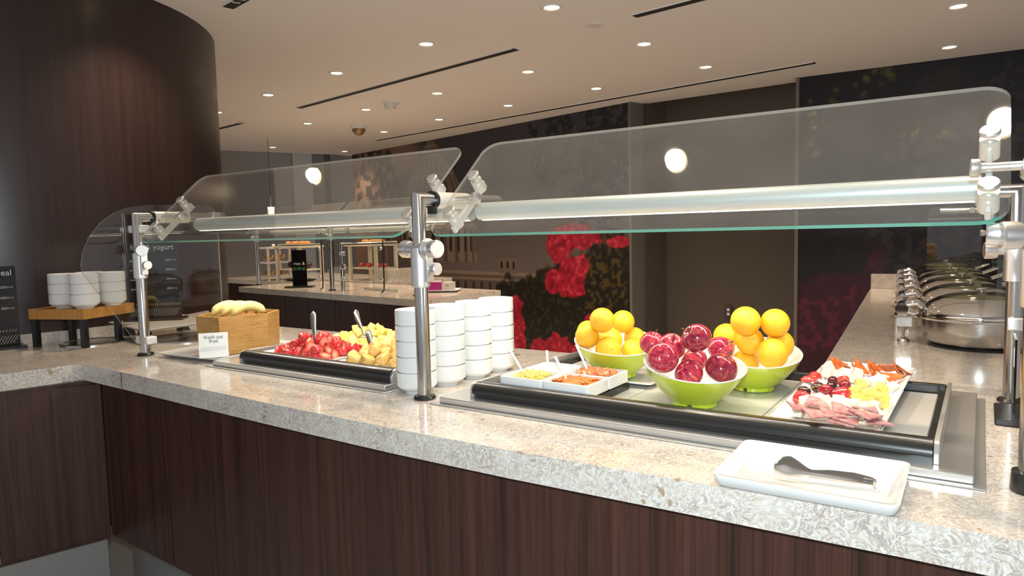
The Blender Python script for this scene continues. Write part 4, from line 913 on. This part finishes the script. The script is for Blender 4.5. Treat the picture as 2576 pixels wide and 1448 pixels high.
def menu_sign(name, label, p, q, z0, h, title, rows, hatch=True, tsize=0.034):
    p, q = Vector((*p,0)), Vector((*q,0)); x = (q-p).normalized(); L = (q-p).length; n = Vector((x.y,-x.x,0)); up = Vector((0,0,1))
    t = thing(name, label, 'sign', (p.x,p.y,z0)); o = Vector((p.x,p.y,z0))
    b = B(); b.loft(quad_slab(o,x,up,L,h,0.004)); obj('panel', b, MAT['black_gloss'], t, None)
    b = B(); f = o-x*0.015+n*0.055; b.loft([[f,f+x*(L+0.03),f+x*(L+0.03)-n*0.10,f-n*0.10],[f+up*0.010,f+x*(L+0.03)+up*0.010,f+x*(L+0.03)-n*0.10+up*0.010,f-n*0.10+up*0.010]]); obj('foot', b, MAT['black_plastic'], t, None)
    F = lambda u, v: frame(o+x*u+up*v+n*0.0046, x, n)
    text('title', title, tsize, MAT['ink_white'], F(L*0.5 if hatch else L-0.012, h-0.038), t, 'CENTER' if hatch else 'RIGHT', 0.0002)
    for i, (nm, cal) in enumerate(rows):
        v = h-0.092-i*0.044
        if nm: text('row_name', nm, 0.014, MAT['ink_white'], F(0.010, v), t, 'LEFT', 0.0002)
        text('row_note', cal, 0.0085, MAT['ink_white'], F(L-0.012, v+0.002), t, 'RIGHT', 0.0002)
        b = B()
        for du in (0.052,0.041):
            c = o+x*(L-du)+up*(v+0.005)+n*0.0046
            vs = [c+x*0.0052*cos(a)+up*0.0052*sin(a) for a in [2*pi*k/12 for k in range(12)]]+[c+x*0.0040*cos(a)+up*0.0040*sin(a) for a in [2*pi*k/12 for k in range(12)]]
            b.add(vs, [(k,(k+1)%12,12+(k+1)%12,12+k) for k in range(12)]); e = c-x*0.0022-up*0.0026
            b.add([e,e+x*0.001,e+x*0.0044+up*0.0052,e+x*0.0034+up*0.0052], [(0,1,2,3)])
        obj('diet_icons', b, MAT['ink_white'], t, None)
    b = B()
    for k in range(int(L/0.0105)):
        u0 = 0.004+k*0.0105
        for (v0, v1, s_) in ((0.020,0.052,0.020),(0.068,0.078,0.005)):
            if u0+s_ > L-0.002: continue
            e = o+x*u0+up*v0+n*0.0046; b.add([e,e+x*0.0014,e+x*(s_+0.0014)+up*(v1-v0),e+x*s_+up*(v1-v0)], [(0,1,2,3)])
    obj('hatching', b, MAT['ink_white'], t, None)
    return t
menu_sign('menu_sign', 'black menu sign titled fruit and yogurt standing on the raised white tray', (-3.262,1.640), (-3.098,1.792), 0.966, 0.365, 'fruit & yogurt', [('apple','72 Cal'),('orange','80 Cal'),('seasonal','90 Cal'),('banana','105 Cal')])
menu_sign('cereal_sign', 'black menu sign with white lettering beside the oak riser', (-3.395,0.985), (-3.352,1.222), 0.9003, 0.342, 'cereal', [('','150 Cal'),('','160 Cal'),('','120 Cal')], False)

# ------------------------------------------------------------------ chafing dishes
def chafer():
    t = thing('chafing_dish', '', 'chafing dish', (0,0,0), 0, 'chafing dishes in a row'); k = dict(loc=(0,0,0), world=False)
    b = B(); b.lathe([(0.0,0.004),(0.135,0.004),(0.150,0.0),(0.160,0.003),(0.150,0.009)], 48); obj('rubber_foot', b, MAT['black_rubber'], t, 50, **k)
    b = B(); b.lathe([(0.0,0.008),(0.140,0.008),(0.160,0.014),(0.173,0.030),(0.178,0.060),(0.178,0.098)], 56); obj('water_pan', b, MAT['steel'], t, 50, **k)
    b = B(); b.lathe([(0.176,0.098),(0.196,0.098),(0.198,0.101),(0.196,0.104),(0.174,0.105)], 56); b.box(-0.262,-0.170,-0.050,0.050,0.096,0.103); obj('rim', b, MAT['chrome'], t, 40, **k)
    b = B(); b.lathe([(0.183,0.105),(0.185,0.112),(0.176,0.130),(0.155,0.152),(0.125,0.170),(0.118,0.1715)], 56); lid = obj('lid', b, MAT['chrome'], t, 50, **k)
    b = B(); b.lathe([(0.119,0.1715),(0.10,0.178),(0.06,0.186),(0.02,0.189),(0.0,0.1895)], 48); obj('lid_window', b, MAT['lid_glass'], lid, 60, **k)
    b = B(); b.lathe([(0.004,0.188),(0.004,0.195),(0.016,0.195),(0.018,0.198),(0.016,0.203),(0.0,0.204)], 20); obj('vent_knob', b, MAT['chrome'], lid, 50, **k)
    b = B(); b.cyl((-0.238,-0.052,0.126),(-0.238,0.052,0.126),0.021,20); b.box(-0.250,-0.222,-0.040,0.040,0.103,0.118); obj('hinge', b, MAT['chrome'], t, 40, **k)
    for y in (-0.034,0.034):
        b = B(); b.sweep([(-0.226,y,0.138),(-0.190,y,0.146),(-0.172,y,0.130)], 0.009, 10); obj('hinge_arm', b, MAT['chrome'], t, 50, **k)
    b = B(); b.box(-0.252,-0.206,-0.026,0.026,0.060,0.097); b.cyl((-0.232,0,0.018),(-0.232,0,0.062),0.0035,10); obj('leg', b, MAT['steel'], t, 40, **k)
    b = B(); b.lathe([(0.0,0.0),(0.020,0.0),(0.021,0.006),(0.016,0.014),(0.005,0.019),(0.0,0.020)], 20, (-0.232,0,0)); obj('foot', b, MAT['chrome'], t, 50, **k)
    b = B(); b.sweep([(0.150,-0.040,0.150),(0.200,-0.040,0.172),(0.215,-0.030,0.178),(0.215,0.030,0.178),(0.200,0.040,0.172),(0.150,0.040,0.150)], 0.0055, 8); obj('lid_handle', b, MAT['chrome'], lid, 50, **k)
    return t
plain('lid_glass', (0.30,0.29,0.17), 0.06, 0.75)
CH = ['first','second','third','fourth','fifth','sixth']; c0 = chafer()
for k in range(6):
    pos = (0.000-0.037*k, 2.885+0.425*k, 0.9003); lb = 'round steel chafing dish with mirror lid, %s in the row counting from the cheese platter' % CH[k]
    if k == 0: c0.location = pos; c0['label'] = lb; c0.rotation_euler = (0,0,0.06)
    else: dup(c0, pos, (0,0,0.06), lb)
# guard over the chafing dishes
SG2 = thing('chafing_guard', 'steel and glass guard standing along the chafing dishes', 'sneeze guard', (0.060,2.005,0.9))
for i, (x, y) in enumerate(((0.064,2.005),(0.045,5.11))):
    b = B(); b.sweep([(x,y,0.9),(x,y,1.400),(x-0.27,y,1.402)], 0.0165, 18); p = obj('post', b, MAT['steel'], SG2, 40)
    b = B(); b.lathe([(0.017,0.012),(0.025,0.010),(0.028,0.004),(0.027,0.0),(0.017,0.0)], 24, (x,y,0.9)); obj('base_ring', b, MAT['black_rubber'], p, 40)
    b = B(); b.cyl((x,y,1.190),(x,y,1.290),0.0235,22); obj('sleeve', b, MAT['satin'], p, 40)
    knob(p, (x-0.022,y,1.262), (-1,-0.2,0), 0.020, 0.04); knob(p, (x-0.10,y-0.018,1.402), (-0.1,-1,0), 0.016, 0.03)
    b = B(); b.box(x-0.012,x+0.024,y-0.026,y+0.026,1.075,1.105); obj('glass_clamp', b, MAT['satin'], SG2, 30, bevel=0.003)
b = B(); b.box(-0.02,0.030,2.05,4.98,1.375,1.395); obj('light_bar', b, MAT['alu_white'], SG2, 30, bevel=0.004)
glass_slab('end_pane', SG2, rrect(-0.275,-0.005,1.03,1.425,0.03,5), (0,4.807,0), (1,0,0), (0,0,1), 0.008, 'clear_edge')
glass_slab('end_pane', SG2, rrect(0.030,0.30,1.02,1.40,0.03,5), (0,2.03,0), (1,0,0), (0,0,1), 0.008, 'clear_edge')
t = thing('label_holder', 'black flat based label holder standing near the cold well', 'sign holder', (0.056,1.845,0.9))
b = B(); b.box(0.030,0.095,1.757,1.928,0.9003,0.913); obj('base', b, MAT['black_plastic'], t, None, bevel=0.003)
b = B(); b.box(0.062,0.066,1.790,1.900,0.913,1.080); o = obj('plate', b, MAT['black_gloss'], t, None)
b = B(); b.box(0.0612,0.062,1.80,1.815,1.02,1.06); obj('sticker', b, MAT['card_white'], o, None)
t = thing('favorite_sign', 'small black sign with green capital letters behind the chafing dishes', 'sign', (0.10,4.98,0.9))
b = B(); b.box(0.030,0.190,5.06,5.066,0.9003,1.115); obj('board', b, MAT['black_gloss'], t, None)
text('lettering','REGIONAL',0.026,MAT['ink_green'],frame(Vector((0.110,5.0595,1.080)),(1,0,0),(0,-1,0)),t,'CENTER'); text('lettering','FAVORITE',0.026,MAT['ink_green'],frame(Vector((0.110,5.0595,1.053)),(1,0,0),(0,-1,0)),t,'CENTER')

# ------------------------------------------------------------------ back counter
BCx = Vector((0.988,-0.14,0)).normalized(); BCy = Vector((0.14,0.988,0)); BO = Vector((-5.613,3.800,0))
def P(u, v, z=0.0): q = BO+BCx*u+BCy*v; return Vector((q.x,q.y,z))
def bprism(poly, z0, z1): b = B(); b.prism([(P(u,v).x,P(u,v).y) for u, v in poly], z0, z1); return b
t = thing('back_countertop', 'beige quartz top of the second buffet counter by the mural', 'countertop', tuple(P(1.2,0.4,0.852)))
obj('slab', bprism([(0,0),(2.53,0),(2.50,0.84),(0,0.84)], 0.852, 0.900), MAT['quartz'], t, None, bevel=0.003)
obj('seam', bprism([(1.492,-0.001),(1.495,-0.001),(1.495,0.0006),(1.492,0.0006)], 0.853, 0.899), MAT['joint_caulk'], t, None)
t = thing('back_cabinet', 'dark walnut cabinet under the second buffet counter', 'cabinet', tuple(P(1.2,0.4,0)))
obj('carcass', bprism([(0.03,0.06),(2.47,0.06),(2.45,0.80),(0.03,0.80)], 0.10, 0.852), MAT['espresso'], t, None)
for u0, u1 in ((0.03,0.745),(0.752,1.490),(1.497,2.49)): obj('panel', bprism([(u0,0.032),(u1,0.032),(u1,0.052),(u0,0.052)], 0.14, 0.845), MAT['espresso'], t, None)
obj('panel', bprism([(2.468,0.056),(2.488,0.056),(2.46,0.80),(2.44,0.80)], 0.14, 0.845), MAT['espresso'], t, None)
obj('toe_kick', bprism([(0.1,0.10),(2.40,0.10),(2.40,0.75),(0.1,0.75)], 0.0, 0.14), MAT['kick_steel'], t, None)
t = thing('pastry_counter', 'beige quartz counter with pastries behind the second buffet counter', 'counter', tuple(P(-0.2,1.3,0)))
obj('slab', bprism([(-1.6,0.55),(-0.10,0.55),(-0.10,0.95),(0.98,0.95),(0.98,1.75),(-1.6,1.75)], 0.855, 0.900), MAT['quartz'], t, None, bevel=0.003)
obj('base', bprism([(-1.57,0.60),(-0.14,0.60),(-0.14,1.00),(0.94,1.00),(0.94,1.70),(-1.57,1.70)], 0.0, 0.855), MAT['espresso'], t, None)
obj('stone_block', bprism([(0.72,0.98),(0.96,0.98),(0.96,1.40),(0.72,1.40)], 0.900, 1.015), MAT['quartz'], t, None)
# back guard
SG3 = thing('back_guard', 'glass guard on thin steel posts above the second buffet counter', 'sneeze guard', tuple(P(1.24,0.18,0.9)))
for (u, v) in ((-0.03,0.215),(1.235,0.185),(2.28,0.20)):
    q = P(u,v,0.9); b = B(); b.sweep([q,q+Vector((0,0,0.52)),q+Vector((0,0,0.522))+BCy*0.28], 0.019, 14); p = obj('post', b, MAT['steel'], SG3, 40)
    b = B(); b.lathe([(0.019,0.012),(0.028,0.008),(0.030,0.0),(0.019,0.0)], 18, tuple(q)); obj('base_ring', b, MAT['black_rubber'], p, 40)
    b = B(); b.cyl(q+Vector((0,0,0.405)),q+Vector((0,0,0.515)),0.026,18); obj('sleeve', b, MAT['satin'], p, 40)
    knob(p, q+Vector((0,-0.02,0.44)), (0.3,-1,0), 0.020, 0.04)
q = P(1.395,0.18,0.9); b = B(); b.sweep([q,q+Vector((0,0,0.37)),q+Vector((0,0,0.372))+BCy*0.55], 0.016, 14); p = obj('short_post', b, MAT['steel'], SG3, 40)
for dz in (0.10,0.19,0.30):
    b = B(); c = q+Vector((0.012,-0.014,dz)); b.box(c.x-0.014,c.x+0.030,c.y-0.010,c.y+0.018,c.z-0.014,c.z+0.014); obj('glass_clamp', b, MAT['satin'], p, 30, bevel=0.003)
knob(p, q+Vector((0.04,-0.01,0.20)), (0.4,-1,0), 0.020, 0.03)
for (u0, u1) in ((-0.02,1.20),(1.27,2.26)):
    glass_slab('glass_panel', SG3, [(u0,0),(u1,0),(u1,0.36),(u0,0.36)], P(0,0.10,1.37), BCx, (BCy*0.74+Vector((0,0,0.673))), 0.008)
    b = B(); b.cyl(P(u0,0.36,1.385), P(u1,0.36,1.385), 0.020, 12); obj('light_bar', b, MAT['alu_white'], SG3, 40)
glass_slab('end_pane', SG3, [(0.20,0.94),(0.62,0.94),(0.62,1.30),(0.20,1.30)], P(1.40,0,0), BCy, (0,0,1), 0.006, 'clear_edge')
glass_slab('end_pane', SG3, [(0.12,0.92),(0.52,0.92),(0.52,1.30),(0.12,1.30)], P(1.88,0,0), BCy, (0,0,1), 0.006, 'clear_edge')
for u, v in ((1.19,0.13),(1.93,0.18)):
    b = B(); q = P(u,v,1.27); b.sweep([q,q-Vector((0,0,0.30)),q-Vector((0.005,0,0.345)),q-Vector((0.03,0,0.36))], 0.0055, 8); b.sweep([q+Vector((0,0,0.10)),q], 0.004, 8); obj('hook_strap', b, MAT['black_rubber'], SG3, 50)
    knob(SG3, q+Vector((0,-0.01,-0.03)), (-0.3,-1,0), 0.014, 0.02); knob(SG3, q+Vector((0,-0.01,-0.26)), (-0.3,-1,0), 0.014, 0.02)
b = bprism([(1.42,0.36),(1.86,0.33),(1.86,0.36),(1.42,0.39)], 0.9002, 0.915); tag(obj('steel_ledge', b, MAT['pan_steel'], None, None), 'thin steel ledge lying across the second buffet counter', 'ledge')
# sign on the back counter
t = thing('slogan_sign', 'narrow black sign reading rise and shine on the second counter', 'sign', tuple(P(0.62,0.23,0.9)))
q = P(0.605,0.20,0.9); xx = Vector((0.80,0.60,0)); nn = Vector((0.60,-0.80,0))
b = B(); b.loft(quad_slab(q+Vector((0,0,0.012)),xx,Vector((0,0,1)),0.125,0.315,0.004)); obj('panel', b, MAT['black_gloss'], t, None)
b = B(); f = q-xx*0.06+nn*0.06; b.loft([[f,f+xx*0.24,f+xx*0.24-nn*0.12,f-nn*0.12],[v+Vector((0,0,0.012)) for v in (f,f+xx*0.24,f+xx*0.24-nn*0.12,f-nn*0.12)]]); obj('foot', b, MAT['black_plastic'], t, None)
text('lettering','rise &',0.042,MAT['ink_white'],frame(q+xx*0.062+nn*0.0046+Vector((0,0,0.195)),xx,nn),t,'CENTER'); text('lettering','SHINE',0.040,MAT['ink_green'],frame(q+xx*0.062+nn*0.0046+Vector((0,0,0.150)),xx,nn),t,'CENTER')
b = B(); q = P(0.80,0.33,0.9); yb = BCx; b.loft(quad_slab(q,Vector((0.45,0.89,0)),(Vector((0.35,0.35,0.85))).normalized(),0.22,0.20,0.004)); 
tag(obj('acrylic_shield', b, [MAT['glass']], None, None), 'slanted clear acrylic shield beside the rise and shine sign', 'shield')
# glove box on tray
tr = P(2.14,0.52,0.9003); platter('glove_tray','white tray under the magenta glove box','tray',0.34,0.20,tr,radians(28),0.018,0.02,0.008,0.012)
t = thing('glove_box', 'magenta and grey cardboard box marked M on a white tray', 'box', (tr.x,tr.y,0.9085)); t.rotation_euler = (0,0,radians(28)); k = dict(loc=(0,0,0), world=False)
b = B(); b.box(-0.135,0.045,-0.055,0.055,0,0.062); obj('magenta_body', b, MAT['magenta'], t, None, **k)
b = B(); b.box(0.045,0.128,-0.055,0.055,0,0.062); obj('grey_end', b, MAT['grey_card'], t, None, **k)
b = B(); b.box(-0.06,0.03,-0.02,0.02,0.062,0.072); obj('glove_tissue', b, MAT['card_white'], t, 30, bevel=0.004, **k)
WL[t.name] = Vector((0,0,0)); text('letter','M',0.026,MAT['magenta'],frame(Vector((0.086,-0.0555,0.030)),(1,0,0),(0,-1,0)),t,'CENTER')
# pastry risers
def riser(u, v, w, label, top_label, top_mat, n):
    o = P(u,v,0.9003); t = thing('pastry_riser', label, 'riser', tuple(o))
    for a in (0,w):
        for c in (0,0.24):
            q = o+BCx*a+BCy*c; b = B(); b.box(q.x-0.014,q.x+0.014,q.y-0.014,q.y+0.014,0.9003,1.235); obj('post', b, MAT['white_frame'], t, None)
    b = B(); a = [o-BCx*0.02-BCy*0.02,o+BCx*(w+0.02)-BCy*0.02,o+BCx*(w+0.02)+BCy*0.26,o-BCx*0.02+BCy*0.26]; b.prism([(p.x,p.y) for p in a], 1.235, 1.255); obj('top_shelf', b, MAT['white_frame'], t, None)
    b = B(); a = [o+BCx*0.0+BCy*0.02,o+BCx*w+BCy*0.02,o+BCx*w+BCy*0.22,o+BCy*0.22]; b.prism([(p.x,p.y) for p in a], 1.010, 1.025); obj('middle_shelf', b, MAT['white_frame'], t, None)
    c = o+BCx*w*0.5+BCy*0.12; platter('pastry_tray', 'white tray of pastries on top of the %s' % top_label, 'tray', w+0.02,0.22,Vector((c.x,c.y,1.2555)),math.atan2(BCx.y,BCx.x),0.016,0.02,0.008,0.01)
    b = B(); b.sph((0,0,0), 0.025, 10, 6, (0.92,1.4,0.7)); me = b.mesh('pastry', [MAT[top_mat]], 60)
    for i in range(n): tag(link('pastry', me, c+BCx*(i-(n-1)/2)*w*0.85/n+BCy*jitter(0.02)-Vector((0,0,c.z-1.283)), (0,0,math.atan2(BCx.y,BCx.x)+jitter(0.05))), 'golden pastry in the tray on the %s' % top_label, 'pastry', 'pastries on the %s' % top_label)
    return o
o1 = riser(-0.40,0.62,0.43,'white framed pastry riser behind the rise and shine sign','riser nearest the bagel case','croissant',7)
o2 = riser(0.25,1.05,0.42,'white framed pastry riser behind the second counter posts','riser by the mural','croissant',6)
b = B(); b.sph((0,0,0), 0.038, 10, 6, (1,1,0.9)); me = b.mesh('muffin', [MAT['muffin']], 60)
for i in range(5): tag(link('muffin', me, o1+BCx*(0.06+0.08*i)+BCy*0.12+Vector((0,0,0.163)), (0,0,i)), 'dark muffin on the middle shelf of the pastry riser', 'muffin', 'dark muffins')
b = B(); b.sph((0,0,0), 0.030, 10, 6, (1.05,1,0.7)); me = b.mesh('red_fruit', [MAT['straw']], 60)
for i in range(6): tag(link('red_fruit', me, o2+BCx*(0.05+0.065*i)+BCy*(0.10+0.03*(i%2))+Vector((0,0,0.148)), (0,0,i)), 'red fruit heaped on the middle shelf of the riser by the mural', 'fruit', 'red fruit on the riser')
plain('teal_tray', (0.04,0.07,0.07), 0.4)
q = o1+BCx*0.21+BCy*0.12; platter('teal_tray','dark teal tray below the dark muffins','tray',0.36,0.18,Vector((q.x,q.y,0.9006)),math.atan2(BCx.y,BCx.x),0.02,0.02,0.008,0.01,'teal_tray')
# bagel case
o = P(-0.71,0.58,0.9003); t = thing('bagel_case', 'clear two tier bagel case with a white lid and frame', 'display case', tuple(o)); w, d_ = 0.20, 0.24
for a in (0,w):
    for c in (0,d_):
        q = o+BCx*a+BCy*c; b = B(); b.box(q.x-0.010,q.x+0.010,q.y-0.010,q.y+0.010,0.9003,1.225); obj('frame_post', b, MAT['white_frame'], t, None)
def cs_(z0, z1, m=0.012): a = [o-BCx*m-BCy*m,o+BCx*(w+m)-BCy*m,o+BCx*(w+m)+BCy*(d_+m),o-BCx*m+BCy*(d_+m)]; b = B(); b.prism([(p.x,p.y) for p in a], z0, z1); return b
obj('base', cs_(0.925,0.940), MAT['white_frame'], t, None); obj('shelf', cs_(1.075,1.092), MAT['white_plastic'], t, None); obj('lid', cs_(1.225,1.245), MAT['white_plastic'], t, None, bevel=0.004)
b = B(); c = o+BCx*w/2+BCy*d_/2; b.sph((c.x,c.y,1.258), 0.018, 10, 6); obj('lid_knob', b, MAT['white_plastic'], t, 50)
b = B(); p0, p1 = o-BCy*0.008, o+BCx*w-BCy*0.008; b.add([(p0.x,p0.y,0.94),(p1.x,p1.y,0.94),(p1.x,p1.y,1.225),(p0.x,p0.y,1.225)], [(0,1,2,3)]); obj('front_pane', b, MAT['glass'], t, None)
b = B()
ring = []
for i in range(20):
    a = 2*pi*i/20; ring.append([(cos(a)*(0.025+0.0135*cos(e)), sin(a)*(0.025+0.0135*cos(e)), 0.0135*sin(e)) for e in [2*pi*j/10 for j in range(10)]])
b.loft(ring+[ring[0]], (False,False)); me = b.mesh('bagel', [MAT['bagel']], 60)
for z, lv in ((0.963,'lower'),(1.115,'upper')):
    for i in range(4): tag(link('bagel', me, o+BCx*(0.053+0.094*(i%2))+BCy*(0.06+0.12*(i//2))+Vector((0,0,z-0.9+0.02)), (0.85+jitter(0.1),0,jitter(0.2))), 'brown bagel on the %s tier of the bagel case' % lv, 'bagel', 'bagels on the %s tier' % lv)
# pendant lamp
t = thing('pendant_lamp', 'slim pendant lamp with tapered white glass shade', 'pendant lamp', (-7.0,5.23,2.52)); k = dict(loc=(0,0,0), world=False)
b = B(); b.lathe([(0.0,-0.815),(0.034,-0.815),(0.033,-0.965),(0.024,-0.985),(0.0,-0.985)][::1], 18); b.v = [(x*(1.15 if z > -0.9 else 0.9), y*(1.15 if z > -0.9 else 0.9), z) for x, y, z in b.v]; obj('shade', b, MAT['pendant_glow'], t, 50, **k)
b = B(); b.cyl((0,0,-0.815),(0,0,-0.69),0.008,10); obj('stem', b, MAT['satin'], t, 50, **k)
b = B(); b.cyl((0,0,-0.69),(0,0,0),0.0025,8); obj('cable', b, MAT['black_plastic'], t, 50, **k)
